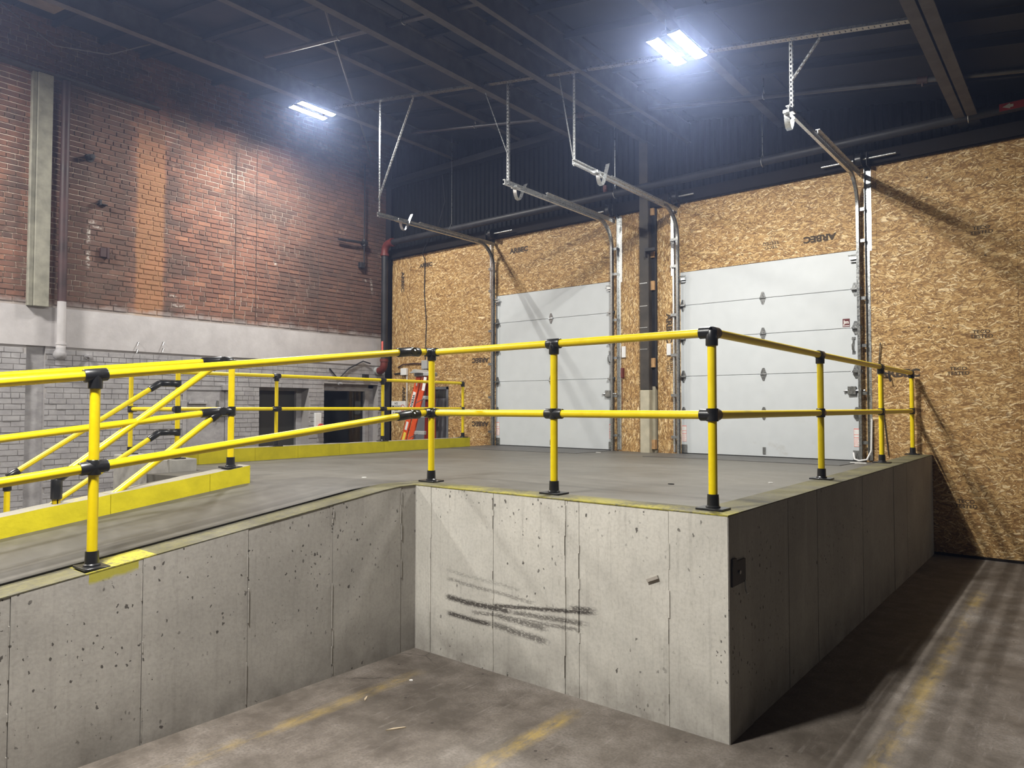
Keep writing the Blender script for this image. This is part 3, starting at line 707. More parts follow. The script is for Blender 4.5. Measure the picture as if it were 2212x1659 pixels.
# curbs: cast lengths with joints
def curb(x0, x1, cuts, zb, zt, lab):
    for a, b in zip(cuts[:-1], cuts[1:]):
        vs = []; g = .002; n = 6
        for i in range(n+1):
            y = a+g+(b-a-2*g)*i/n
            e = .003*math.sin(y*31)+.002*math.sin(y*57)
            vs += [(x0,y,zb(y)),(x1,y,zb(y)),(x1+e*.3,y,zt(y)+e*.5),(x0,y,zt(y)+e*.5)]
        fs = []
        for i in range(n):
            for k in range(4): fs.append((4*i+k,4*i+(k+1)%4,4*i+4+(k+1)%4,4*i+4+k))
        fs += [(0,1,2,3), tuple(4*n+k for k in (3,2,1,0))]
        obj('curb', MB().add(vs, fs), CURB, dk, lab)
curb(-3.86, -3.69, [-7.2,-5.9,-4.6,-3.4,-2.35,-1.55,-.85,-.52], lambda y: max(0,rampz(y)-.14), lambda y: max(.14, rampz(y)+.142), 'yellow painted curb beside the ramp')
curb(-7.25, -7.05, [.60,.78,1.55,2.2,2.9,3.75,5.2,5.72], lambda y: .98, lambda y: 1.207, 'yellow painted curb along the far dock edge')
# steps between the ramp curb and the ledge
for i in range(6):
    z = 1.09-.168*(i+1)
    obj('step', MB().cbox(-5.9, -.12-.27*(i+1), max(0,z-.2) if i < 5 else 0, -3.86, -.12-.27*i, z, .008), STONE, dk)
pl = MB().add([], [])
# small hardware cast into the dock faces
t = thing('wall_plate', 'black square steel plate with a hook on the shaded dock side', 'plate', (0.0,.12,.86))
obj('plate', MB().cbox(-.002, .028, .80, .010, .212, .925, .002), BLACKS, t)
obj('bolt', MB().tube((.008,.12,.865), (.017,.12,.865), .011, 8), GALVD, t)
obj('tab', MB().cbox(-.001, .03, .905, .012, .085, .945, .002), BLACKS, t)
obj('hook', MB().path([(.012,.195,.81),(.014,.195,.76),(.02,.197,.735),(.028,.2,.742)], .004, 6), GALVD, t, 'small bare wire hook', smooth=True)
o = obj('wood_stub', MB().obox((-.437,-.004,.785), (.034,0,.015), (-.0035,0,.008), (0,.006,0)), plain('weathered_wood', (.34,.31,.27), .8), None)
tag(o, 'small weathered wood stub set in the bright dock face', 'wood stub')

# ================================================================== GUARDRAILS
RP = .0242
class Rail:
    def __init__(s, name, label, cat, loc): s.r = thing(name, label, cat, loc)
    def post(s, x, y, z0, z1):
        p = obj('post', MB().tube((x,y,z0+.012), (x,y,z1), RP, 20), PIPE, s.r, smooth=True)
        m = MB().cbox(x-.078, y-.06, z0, x+.078, y+.06, z0+.012, .002); m.path([(x,y,z0+.01),(x,y,z0+.018),(x,y,z0+.024),(x,y,z0+.085)], .03, 20, True, [.04,.04,.033,.031])
        obj('base_flange', m, BLACKP, p, smooth=True); return p
    def rail(s, a, b, name='rail'):
        return obj(name, MB().tube(a, b, RP, 20), PIPE, s.r, smooth=True)
    def fit(s, name, parts, knob=None):
        m = MB()
        for a, b in parts:
            m.path([a, Vector(a).lerp(Vector(b),.04), Vector(a).lerp(Vector(b),.96), b], .033, 18, True, [.031,.0335,.0335,.031])
        for k in (knob or []): m.path([Vector(k[0]), Vector(k[1])], .008, 6)
        return obj(name, m, BLACKP, s.r, smooth=True)
    def tee(s, p, d, z, drop=.07, arm=.052):
        x, y = p; d = Vector(d).normalized(); c = Vector((x,y,z))
        return s.fit('tee_fitting', [(c-d*arm, c+d*arm), (c-Vector((0,0,drop)), c+Vector((0,0,.012)))], [(c+Vector((d.y,-d.x,0))*.028-Vector((0,0,.02)), c+Vector((d.y,-d.x,0))*.036-Vector((0,0,.02)))])
    def cross(s, p, d, z, arm=.066, half=.0345):
        x, y = p; d = Vector(d).normalized(); c = Vector((x,y,z))
        return s.fit('cross_fitting', [(c-d*arm, c+d*arm), (c-Vector((0,0,half)), c+Vector((0,0,half)))])
TOP, MID = 2.155, 1.697
G = Rail('guardrail', 'long yellow guardrail around the dock corner and down the near side of the ramp', 'railing', (-.15,.17,D))
P0, P1, P2 = (-2.41,.215), (-1.245,.185), (-.15,.16)
P3, P4, P5 = (-.175,2.29), (-.185,4.43), (-.19,6.08)
for p in (P0,P1,P2,P3,P4,P5): G.post(p[0], p[1], D, TOP-.01)
def r3(p, z): return (p[0],p[1],z)
for z in (TOP, MID):
    for a, b in ((P0,P1),(P1,P2),(P2,P3),(P3,P4),(P4,P5)):
        A, Bq = Vector(r3(a,z)), Vector(r3(b,z)); d = (Bq-A).normalized(); G.rail(A+d*.03, Bq-d*.03)
X, Y = (1,0,0), (0,1,0)
G.tee(P1, X, TOP); G.tee(P3, Y, TOP); G.tee(P4, Y, TOP)
G.cross(P1, X, MID); G.cross(P3, Y, MID, .045); G.cross(P4, Y, MID, .045)
for z, cap in ((TOP,.012),(MID,.036)):
    c = Vector(r3(P2, z)); G.fit('corner_fitting', [(c, c-Vector((.07,0,0))), (c, c+Vector((0,.07,0))), (c-Vector((0,0,.075 if cap < .03 else .036)), c+Vector((0,0,cap)))])
    c = Vector(r3(P5, z)); G.fit('end_fitting', [(c-Vector((0,.05,0)), c+Vector((0,.012,0))), (c-Vector((0,0,.06 if cap < .03 else .034)), c+Vector((0,0,cap)))])
# ramp side: swivel elbows then sloping rails
PR = (-2.44,-2.13)
SL = .1165
def ramp_line(ztop, y): return ztop - SL*(.0-y)
G.post(PR[0], PR[1], rampz(PR[1]), ramp_line(2.145, PR[1])-.02)
for z, el in ((2.148,TOP),(1.682,MID)):
    c = Vector(r3(P0, el)); e = Vector((-2.44,.035,z+.004))
    G.fit('corner_fitting', [(c-Vector((.012,0,0)), c+Vector((.065,0,0))), (c-Vector((0,0,.062 if el == TOP else .036)), c+Vector((0,0,.014 if el == TOP else .036))), (c, c-Vector((.01,.06,0)))])
    G.rail(c-Vector((.01,.055,0)), e+Vector((0,.05,0)), 'rail')
    e2 = Vector((-2.44,-.10,ramp_line(z,-.10)))
    G.fit('swivel_elbow', [(e+Vector((0,.075,.0)), e), (e, e2)], [(e+Vector((.0,0,-.02)), e+Vector((.038,0,.01)))])
    mm = MB().path([e-Vector((.034,0,0)), e+Vector((.034,0,0))], .030, 16); obj('swivel_pin', mm, BLACKP, G.r, smooth=True)
    G.rail(e2+Vector((0,.02,.002)), (-2.44,PR[1]+.04,ramp_line(z,PR[1]+.04)))
    G.rail((-2.44,PR[1]-.04,ramp_line(z,PR[1]-.04)), (-2.44,-4.6,ramp_line(z,-4.6)))
    c = Vector((PR[0],PR[1],ramp_line(z,PR[1]))); dv = Vector((0,1,SL)).normalized()
    if el == TOP: G.fit('tee_fitting', [(c-dv*.055, c+dv*.055), (c-Vector((0,0,.07)), c+Vector((0,0,.0)))])
    else: G.fit('cross_fitting', [(c-dv*.065, c+dv*.065), (c-Vector((0,0,.038)), c+Vector((0,0,.038)))])
G.post(PR[0], -4.55, rampz(-4.55), ramp_line(2.145,-4.55)-.02)

# ramp curb rail with the near stair handrail
S = Rail('stair_guardrail', 'yellow railing on the far ramp curb with a steep stair handrail', 'railing', (-3.775,-.64,1.29))
Q = (-3.775,-.64); QZ = rampz(-.64)+.142
S.post(Q[0], Q[1], QZ, 2.10)
TS, MS = 2.10, 1.707
for z in (TS, MS):
    c = Vector((Q[0],Q[1],z)); e = c-Vector((0,.085,-.0)); dv = Vector((0,-1,-SL)).normalized(); ds = Vector((0,-1,-.74)).normalized()
    S.fit('collar_fitting', [(c-Vector((0,0,.036)), c+Vector((0,0,.036 if z == MS else .012))), (c, c-Vector((0,.08,0)))])
    S.fit('swivel_elbow', [(c-Vector((0,.06,0)), e), (e, e+dv*.16), (e, e+ds*.10)])
    obj('swivel_pin', MB().path([e-Vector((.034,0,0)), e+Vector((.034,0,0))], .030, 16), BLACKP, S.r, smooth=True)
    S.rail(e+dv*.14, e+dv*3.6)
    L = 1.32 if z == TS else 1.10
    S.rail(e+ds*.08, e+ds*L)
    if z == TS:
        f = e+ds*(L-.02); S.fit('swivel_elbow', [(f, f+ds*.10), (f+ds*.10, f+ds*.10-Vector((0,0,.13)))])
        g = f+ds*.10; S.rail(g-Vector((0,0,.11)), (g.x,g.y,.02))
        S.post(g.x, g.y, .0, g.z-.1)
S.post(Q[0], -3.2, rampz(-3.2)+.142, TS-.15-SL*2.42)

# far edge rail
F = Rail('guardrail', 'yellow guardrail along the far dock edge before the brick wall', 'railing', (-7.15,1.92,1.207))
FT, FM = 2.165, 1.715
fp = [(-7.15,1.92),(-7.15,3.80),(-7.15,5.64)]
for p in fp: F.post(p[0], p[1], 1.207, FT-.01)
F0, F1 = (-7.15,.02), (-6.0,.01)
F.post(F0[0], F0[1], 1.195, FT-.01); F.post(F1[0], F1[1], 1.195, FT-.01)
for z in (FT, FM):
    for a, b in ((F0,fp[0]),(fp[0],fp[1]),(fp[1],fp[2]),(F0,F1)):
        A, Bq = Vector(r3(a,z)), Vector(r3(b,z)); d = (Bq-A).normalized(); F.rail(A+d*.03, Bq-d*.03)
    c = Vector(r3(F0, z)); F.fit('corner_fitting', [(c, c+Vector((.065,0,0))), (c, c+Vector((0,.065,0))), (c-Vector((0,0,.06 if z == FT else .036)), c+Vector((0,0,.012 if z == FT else .036)))])
    c = Vector(r3(F1, z)); F.fit('collar_fitting', [(c, c-Vector((.065,0,0))), (c-Vector((0,0,.05 if z == FT else .036)), c+Vector((0,0,.014 if z == FT else .036)))])
    c = Vector(r3(fp[2], z)); F.fit('end_fitting', [(c-Vector((0,.05,0)), c+Vector((0,.012,0))), (c-Vector((0,0,.06)), c+Vector((0,0,.03 if z == FM else .012)))])
for p in fp[:2]: F.tee(p, Y, FT); F.cross(p, Y, FM)
for z in (1.985, 1.475):
    c = Vector(r3(F1, z)); e = c-Vector((0,.19,0)); ds = Vector((0,-1,-.66)).normalized()
    F.fit('collar_fitting', [(c-Vector((0,0,.036)), c+Vector((0,0,.036))), (c, c-Vector((0,.09,0)))])
    F.fit('swivel_elbow', [(c-Vector((0,.08,0)), e), (e, e+ds*.12)])
    L = 1.50 if z > 1.8 else 1.45
    F.rail(e+ds*.10, e+ds*L)
    if z > 1.8:
        f = e+ds*(L-.02); F.fit('swivel_elbow', [(f, f+ds*.10), (f+ds*.10, f+ds*.10-Vector((0,0,.12)))])
        g = f+ds*.10; F.post(g.x, g.y, 0, g.z-.08)

# ================================================================== OVERHEAD DOORS
def hinge_mesh():
    k = [(0,.088),(.016,.084),(.040,.014),(.040,-.014),(.012,-.088),(-.012,-.088),(-.040,-.014),(-.040,.014),(-.016,.084)]
    m = MB().prism(k, (0,0,0), (1,0,0), (0,0,1), (0,-.005,0)); m.tube((-.042,-.010,0),(.042,-.010,0),.009,8)
    for z in (.05,-.05): m.tube((0,-.004,z),(0,-.009,z),.006,6)
    return m.mesh('hinge', GALVD)
HINGE = hinge_mesh()
def side_hinge_mesh():
    k = [(0,.088),(.016,.084),(.040,.014),(.040,-.014),(.012,-.088),(-.012,-.088),(-.040,-.014),(-.040,.014),(-.016,.084)]
    m = MB().prism(k, (0,0,0), (1,0,0), (0,0,1), (0,-.006,0)); m.box(-.042,-.05,-.012,.042,-.006,.010); m.tube((-.07,-.035,0),(.05,-.035,0),.008,8); m.tube((-.085,-.035,0),(-.062,-.035,0),.022,12)
    return m.mesh('roller_hinge', GALVD)
SHINGE = side_hinge_mesh()
def put(mesh, name, loc, parent, mirror=False, label=None):
    o = bpy.data.objects.new(name, mesh); C.objects.link(o); o.parent = parent; o.location = Vector(loc)
    if mirror: o.scale = (-1,1,1)
    if label: o['label'] = label
    return o
SECZ = [ZS+.012,1.66,2.197,2.755,3.25,DT-.005]
def door(name, x0, x1, label, sticker):
    d = thing(name, label, 'door', ((x0+x1)/2, B, ZS), kind='structure')
    pan = []
    for i, (a, b) in enumerate(zip(SECZ[:-1], SECZ[1:])):
        m = MB().cbox(x0+.004, B-.012, a+.002, x1-.004, B+.035, b-.002, .005)
        p = obj('section', m, DOORW, d); pan.append(p)
        for sx in (x0+.045, x1-.045):
            obj('end_stile', MB().box(sx-.042, B-.0155, a+.004, sx+.042, B-.011, b-.004), DOORW, p)
        if i > 0:
            z = SECZ[i]; put(HINGE, 'hinge', ((x0+x1)/2, B-.012, z), p)
            put(SHINGE, 'roller_hinge', (x0+.045, B-.015, z), p); put(SHINGE, 'roller_hinge', (x1-.045, B-.015, z), p, True)
    for sx, s in ((x0+.05,1),(x1-.05,-1)):
        obj('top_bracket', MB().box(sx-.045, B-.06, DT-.13, sx+.045, B-.015, DT-.10).tube((sx-.06,B-.06,DT-.075),(sx+.06,B-.06,DT-.075),.010,8).box(sx-.04,B-.05,DT-.16,sx+.04,B-.015,DT-.15), GALV, pan[-1])
        obj('bottom_bracket', MB().box(sx-.045, B-.022, ZS+.02, sx+.045, B-.014, ZS+.14).tube((sx,B-.02,ZS+.10),(sx,B-.028,ZS+.10),.01,8).tube((sx+.02*s,B-.02,ZS+.05),(sx+.02*s,B-.028,ZS+.05),.01,8), GALVD, pan[0])
        lab = obj('warning_label', MB().box(sx-.035, B-.0170, ZS+.19, sx+.035, B-.0155, ZS+.42), LABELW, pan[0], 'white label with red border and print')
        mm = MB()
        for zz, hh in ((.41,.010),(.34,.006),(.30,.008),(.19,.005)): mm.box(sx-.033, B-.0176, ZS+zz-.002, sx+.033, B-.0165, ZS+zz-.002+hh)
        for xx in (-.034,.031): mm.box(sx+xx, B-.0176, ZS+.19, sx+xx+.003, B-.0165, ZS+.42)
        for q in range(5): mm.box(sx-.028, B-.0176, ZS+.21+.017*q, sx+.024-.01*(q%2), B-.0165, ZS+.214+.017*q)
        obj('label_print', mm, PINK, lab)
    obj('center_bracket', MB().box((x0+x1)/2-.02, B-.022, ZS+.05, (x0+x1)/2+.02, B-.012, ZS+.14), GALVD, pan[0])
    obj('bottom_seal', MB().path([(x0,B+.01,ZS+.006),(x1,B+.01,ZS+.006)], .016, 8), RUBBER, d)
    # lift handle and slide lock near the right edge
    hx = x1-.07
    obj('lift_handle', MB().cbox(hx-.022, B-.022, 2.60, hx+.022, B-.014, 2.64, .003).path([(hx,B-.02,2.62),(hx-.004,B-.04,2.58),(hx-.012,B-.05,2.54),(hx-.008,B-.045,2.48),(hx,B-.022,2.45)], .009, 8).cbox(hx-.02,B-.022,2.42,hx+.02,B-.014,2.46,.003), GALVD, pan[2], smooth=True)
    lx = x1-.09
    lk = obj('slide_lock', MB().cbox(lx-.055, B-.05, 1.905, lx+.045, B-.013, 2.01, .004), GALVD, pan[1])
    obj('bolt', MB().tube((lx-.09,B-.035,1.957),(lx+.15,B-.035,1.957),.010,8).tube((lx-.105,B-.035,1.957),(lx-.085,B-.035,1.957),.016,10), GALV, lk)
    if sticker:
        sk = obj('maker_sticker', MB().box(x1-.20, B-.0145, 2.775, x1-.115, B-.0125, 2.880), MAROON, pan[3], 'maroon sticker with white letters')
        print_on('Jm', .062, LABELW, (x1-.157, B-.0152, 2.835), X, (0,0,1), sk, 'sticker_letters', .002)
        obj('sticker_line', MB().box(x1-.195, B-.0152, 2.785, x1-.12, B-.014, 2.793), LABELW, sk)
    return d
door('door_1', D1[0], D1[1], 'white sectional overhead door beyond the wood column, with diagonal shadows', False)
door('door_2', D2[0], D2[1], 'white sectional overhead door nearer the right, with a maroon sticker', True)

# tracks, one thing each
def ladder_strip(m, p, q, U, wd, pitch, rung, th=.003):      # strip with a row of holes: two edges and rungs
    p, q, U = Vector(p), Vector(q), Vector(U).normalized(); d = (q-p); L = d.length; d.normalize(); W = d.cross(U)
    for s in (-1, 1): m.obox((p+q)/2+U*s*(wd/2-wd*.13), U*(wd*.13), W*(th/2), d*(L/2))
    k = 0.0
    while k < L:
        m.obox(p+d*min(k+rung/2, L), U*(wd*.30), W*(th/2), d*(rung/2)); k += pitch
def angle_iron(p, q, U, V, wd=.03, pitch=.045, rung=.022):
    m = MB(); p, q, U, V = Vector(p), Vector(q), Vector(U).normalized(), Vector(V).normalized()
    ladder_strip(m, p+U*wd/2, q+U*wd/2, U, wd, pitch, rung); ladder_strip(m, p+V*wd/2, q+V*wd/2, V, wd, pitch, rung)
    return m
STZ = lambda x: 5.197-.174*x
def track(x, s, label, yend, brace_top, brace_bot_z, spring_y, arm_up):
    # s = +1: the door lies to the right of this track
    t = thing('door_track', label, 'door track', (x, B, ZS), group=None)
    tx = x - s*.028; yv = B-.075; zh = 4.665; R = .40
    prof = [(-.028,0),(.028,0),(.028,.034*s),(.020,.034*s),(.020,.006*s),(-.020,.006*s),(-.020,.034*s),(-.028,.034*s)]
    fr = [((tx,yv,ZS),(0,1,0),X)]
    n = 12
    for i in range(n+1):
        a = PI/2*i/n; fr.append(((tx, yv-R+R*math.cos(a), zh-R+R*math.sin(a)), (0,math.cos(a),math.sin(a)), X))
    obj('vertical_track', MB().sweep(prof, fr), GALVD, t, smooth=True)
    fr2 = [((tx,yv-R,zh),(0,0,1),X), ((tx,yend,zh),(0,0,1),X)]
    hz = obj('horizontal_track', MB().sweep([(a*1.15,b) for a, b in prof], fr2), GALV, t)
    hm = MB().bar((tx-s*.012,B-.02,zh+.035), (tx-s*.012,yend+.9,zh+.035), .004, .06, (1,0,0)); hm.bar((tx-s*.012,B-.02,zh+.062), (tx-s*.012,yend+.9,zh+.062), .045, .004, (1,0,0))
    obj('stiffening_angle', hm, GALV, t)
    if s < 0 or x > -4: pass
    # wall angle and clips
    wx = x - s*.085
    wa = MB().box(min(wx,wx-s*.045),B-.007,ZS+.02,max(wx,wx-s*.045),B-.004,zh+.12).box(wx-.0015,B-.05,ZS+.02,wx+.0015,B-.004,zh+.12)
    obj('wall_angle', wa, GALV, t)
    obj('flag_plate', MB().box(min(wx,wx-s*.07), B-.006, 3.72, max(wx,wx-s*.07), B-.002, zh+.1) , GALV, t)
    for z in (1.30,1.92,2.52,3.12,3.85,4.25):
        obj('clip', MB().box(min(tx,wx), B-.07, z-.02, max(tx,wx), B-.064, z+.02).box(min(wx,wx-s*.05), B-.07, z-.02, max(wx,wx-s*.004), B-.006, z+.02), GALVD, t)
    # hanger and brace down from the long strut
    zt = STZ(x)
    obj('hanger', angle_iron((tx-s*.02,yend+.05,zh-.03), (tx-s*.02,yend+.05,zt+.02), (0,1,0), (s,0,0)), GALV, t)
    bx, bz = brace_top
    obj('brace', angle_iron((tx-s*.02,yend+.04,brace_bot_z), (bx,yend+.04,STZ(bx)), (0,1,0), (0,0,1), .024), GALV, t)
    # leaf bumper near the free end
    wdt = .055; ox = tx + s*.05
    pts = [(0,.0),(.0,-.05),(.012,-.10),(.04,-.145),(.085,-.155),(.125,-.11),(.16,-.03),(.235,arm_up)]
    frs = []
    for i, (a, b) in enumerate(pts):
        a0, b0 = pts[max(i-1,0)]; a1, b1 = pts[min(i+1,len(pts)-1)]; dy, dz = a1-a0, b1-b0; l = math.hypot(dy, dz)
        frs.append(((ox, spring_y+a, zh+b), X, (0,-dz/l,dy/l)))
    sp = obj('bumper_spring', MB().sweep([(-wdt/2,-.002),(wdt/2,-.002),(wdt/2,.002),(-wdt/2,.002)], frs), GALV, t, smooth=True)
    obj('bumper_bracket', MB().cbox(min(tx,ox)-.02, spring_y-.06, zh-.03, max(tx,ox)+.03, spring_y+.03, zh+.005, .003), GALV, t)
    return t
T1 = track(D1[0], 1, 'leftmost galvanized door track, curving from the far side of the first white door', 3.42, (-6.137,6.18), 4.92, 3.85, .13)
T2 = track(D1[1], -1, 'galvanized door track on the column side of the far white door', 3.43, (-4.77,5.98), 5.0, 3.70, .10)
T3 = track(D2[0], 1, 'galvanized door track right of the dark column, hung by two crossing angles', 3.37, (-3.49,5.65), 4.72, 3.86, .16)
T4 = track(D2[1], -1, 'rightmost galvanized door track before the wide bare boards', 3.435, (-.47,5.25), 4.95, 3.52, .02)

def drum(t, x, s, l0, l1):
    z = 4.86; y = B-.14
    d = obj('cable_drum', MB().path([(x-.05,y,z),(x-.045,y,z),(x-.03,y,z),(x+.03,y,z),(x+.045,y,z),(x+.05,y,z)], .1, 20, True, [.085,.10,.082,.082,.10,.085]), BLACKP, t, 'black cable drum', smooth=True)
    obj('shaft', MB().tube((x+l0,y,z),(x+l1,y,z),.0127,10), GALV, d, smooth=True)
    obj('bearing_plate', MB().cbox(x-s*.10-.003, y-.06, z-.10, x-s*.10+.003, B-.003, z+.07, .001).box(min(x-s*.10,x-s*.04),B-.008,z-.12,max(x-s*.10,x-s*.04),B-.002,z+.08), BLACKS, t)
drum(T1, D1[0], 1, -.12, .48); drum(T2, D1[1], -1, -.3, .10); drum(T3, D2[0], 1, -.1, .28); drum(T4, D2[1]+.05, -1, -.45, .42)

# long perforated strut carrying the hangers
x0, x1 = -8.0, .41
stt = thing('ceiling_strut', 'long perforated galvanized strut slung under the roof beams', 'strut', (x0,3.43,STZ(x0)))
m = MB(); ladder_strip(m, (x0,3.40,STZ(x0)), (x1,3.40,STZ(x1)), (0,1,0), .075, .05, .040); m.bar((x0,3.44,STZ(x0)+.03), (x1,3.44,STZ(x1)+.03), .003, .06, (0,1,0))
obj('channel', m, mat_galv(.45), stt)
obj('hook', MB().path([(.40,3.40,STZ(.4)),(.42,3.40,STZ(.4)+.08),(.47,3.40,STZ(.4)+.1)], .012, 6), BLACKS, stt)

# ================================================================== MAN DOOR, COLUMN, CORNER
t = thing('door_3', 'grey steel door with a dark window behind the orange ladder', 'door', (-8.53,B,0), kind='structure')
obj('frame', MB().box(MAN[0],B-.01,0,MAN[0]+.05,B+.08,MAN[2]).box(MAN[1]-.05,B-.01,0,MAN[1],B+.08,MAN[2]).box(MAN[0],B-.01,MAN[2]-.05,MAN[1],B+.08,MAN[2]), GREYD, t)
lf = obj('leaf', MB().cbox(MAN[0]+.05,B+.015,0.01,MAN[1]-.05,B+.06,MAN[2]-.05,.003), GREYD, t)
obj('vision_panel', MB().box(MAN[0]+.09,B+.008,1.92,MAN[1]-.085,B+.02,2.055), DARKD, lf, 'dark window high in the door')
t = thing('trim_1', 'black painted column between the two overhead doors, cream at its foot', kind='structure', loc=(-3.74,B,ZS))
t['category'] = 'column'
obj('upper_shaft', MB().cbox(-3.855,B-.13,2.005,-3.70,B+.05,6.2,.008), COLB, t)
obj('lower_shaft', MB().cbox(-3.857,B-.132,ZS-.01,-3.698,B+.05,2.003,.008), COLL, t, 'cream painted foot')
obj('return', MB().box(-3.70,B-.02,2.06,-3.625,B+.05,4.9), BLACKS, t); obj('return', MB().box(-3.70,B-.02,ZS,-3.655,B+.05,2.06), COLL, t, 'cream painted return')
for z in (4.75,4.10,3.60,2.42,1.18): obj('block', MB().box(-3.70,B-.06,z-.07,-3.645,B+.02,z+.07), WOOD, t, 'short lumber block')
obj('cleat', MB().cbox(-3.73,B-.2,4.10,-3.55,B-.12,4.15,.004).box(-3.73,B-.2,4.02,-3.715,B-.12,4.1), BLACKS, t)
for z in (2.62,2.95,3.28,3.63): obj('weld_strap', MB().box(-3.852,B-.1345,z,-3.72,B-.128,z+.012), GALVD, t)
t = thing('corner_column', 'black steel column in the corner behind the riser pipe', 'column', (-9.76,B,0), kind='structure')
obj('shaft', MB().box(-9.815,B-.05,0,-9.665,B-.04,6.9).box(-9.815,B-.05,0,-9.805,B+.05,6.9), BLACKS, t)

# ================================================================== PIPES
def pipe_arc(c, r, a0, a1, U, V, n=8):
    return [Vector(c)+Vector(U)*r*math.cos(a0+(a1-a0)*i/n)+Vector(V)*r*math.sin(a0+(a1-a0)*i/n) for i in range(n+1)]
PY = B-.26; PZ = 5.06; PXR = -9.60
t = thing('sprinkler_main', 'thick black sprinkler pipe along the wall with a riser in the corner', 'pipe', (PXR,PY,PZ))
obj('riser', MB().tube((PXR,PY,2.72),(PXR,PY,PZ-.20),.066,20), BLACKS, t, smooth=True)
obj('header', MB().tube((PXR+.18,PY,PZ),(XR-.05,PY,PZ+.02),.060,20), BLACKS, t, smooth=True)
el = MB().path([(PXR,PY,PZ-.24)]+pipe_arc((PXR+.16,PY,PZ-.16),.16,PI,PI/2,X,(0,0,1))+[(PXR+.24,PY,PZ)], .074, 18)
el.tube((PXR-.0,PY,PZ-.25),(PXR,PY,PZ-.20),.088,18); el.tube((PXR+.20,PY,PZ),(PXR+.25,PY,PZ),.086,18)
obj('elbow', el, REDP, t, 'red grooved elbow', smooth=True)
el = MB().tube((PXR,PY,2.66),(PXR,PY,2.72),.086,18); el.path([(PXR,PY,2.70)]+pipe_arc((PXR-.14,PY-.0,2.62),.14,0,-PI/2,X,(0,0,1))+[(PXR-.17,PY,2.48)], .074, 18)
obj('elbow', el, REDP, t, 'red grooved elbow', smooth=True)
obj('wall_stub', MB().tube((PXR-.15,PY,2.48),(BX-.02,PY,2.48),.085,18), GREYB, t, 'grey stub entering the brick wall', smooth=True)
obj('pipe_label', MB().obox((PXR+.018,PY-.064,2.92), (.024,0,0), (0,.004,0), (0,0,.15)), PINK, t, 'pink red pipe label')
lb = obj('pipe_label', MB().box(.755,PY-.0655,PZ-.035,1.75,PY-.058,PZ+.045), REDPRINT, t, 'red pipe label with white arrow and words')
obj('arrow', MB().prism([(.785,.005),(.855,.035),(.855,.02),(.885,.02),(.885,-.01),(.855,-.01),(.855,-.025)], (0,PY-.066,PZ), X, (0,0,1), (0,-.001,0)), LABELW, lb)
print_on('SPRINKLER WATER', .072, LABELW, (1.30,PY-.0665,PZ+.005), X, (0,0,1), lb, 'label_words', .0, .0005)
def clevis(x, y, z, r, zt, par, rod=True):
    m = MB().path(pipe_arc((x,y,z), r+.006, PI*1.0, PI*2.0, (0,1,0), (0,0,1), 12), .006, 6)
    m.tube((x,y-r-.006,z),(x,y,z+r+.06),.005,6).tube((x,y+r+.006,z),(x,y,z+r+.06),.005,6)
    if rod: m.tube((x,y,z+r+.05),(x,y,zt),.005,6)
    obj('pipe_hanger', m, GALV, par, smooth=True)
for x in (-7.72,-4.2,-1.9,.46,2.6): clevis(x, PY, PZ, .062, roofz(x,5.5), t)
obj('valve', MB().tube((-4.38,PY,PZ+.02),(-4.38,PY,PZ+.10),.03,10).cbox(-4.41,PY-.02,PZ+.09,-4.35,PY+.02,PZ+.17,.004), REDP, t, 'small red valve')
def branch(y, x0, x1, k, r, label, hang, fit):
    t = thing('branch_pipe', label, 'pipe', (x0,y,roofz(x0,k)))
    obj('pipe', MB().tube((x0,y,roofz(x0,k)),(x1,y,roofz(x1,k)),r,14), BLACKS if False else plain('black_iron_pipe',(.07,.07,.075),.35,.3,.2,5), t, smooth=True)
    for x in hang: clevis(x, y, roofz(x,k), r, roofz(x,5.5), t)
    for x in fit: obj('coupling', MB().tube((x-.05,y,roofz(x-.05,k)),(x+.05,y,roofz(x+.05,k)),r+.008,14).tube((x,y,roofz(x,k)),(x,y,roofz(x,k)-.07),.012,8), DARKRED, t, 'dark red coupling with a sprinkler head', smooth=True)
branch(1.75,-7.25,XR-.2,5.314,.03,'branch sprinkler pipe between the two lit lamps and the viewer',(-5.62,-4.45,-2.2,.3),(-4.75,-1.0))
branch(5.0,-7.8,XR-.2,5.27,.03,'branch sprinkler pipe high along the rear wall',(-6.3,-4.75,-3.2,-1.55,.4),(-4.2,.15))
# brick wall drain pipe
t = thing('drain_pipe', 'cast drain pipe on the brick wall, dark red above and white below', 'pipe', (BX+.07,.14,2.45))
px, py = BX+.098, .145
obj('upper_pipe', MB().tube((px,py,3.22),(px,py,6.36),.055,18), DARKRED, t, 'dark red upper length', smooth=True)
m = MB().tube((px,py,2.60),(px,py,3.22),.055,18).tube((px,py,2.61),(px,py,2.64),.066,18)
m.path([(px,py,2.62),(px,py,2.54),(px+.005,py-.008,2.50),(px+.01,py-.018,2.455),(px+.012,py-.03,2.42),(px+.012,py-.035,2.395)], .06, 18, True, [.06,.062,.078,.084,.066,.03])
obj('lower_pipe', m, PAINT, t, 'white painted lower length with a bulbous end', smooth=True)
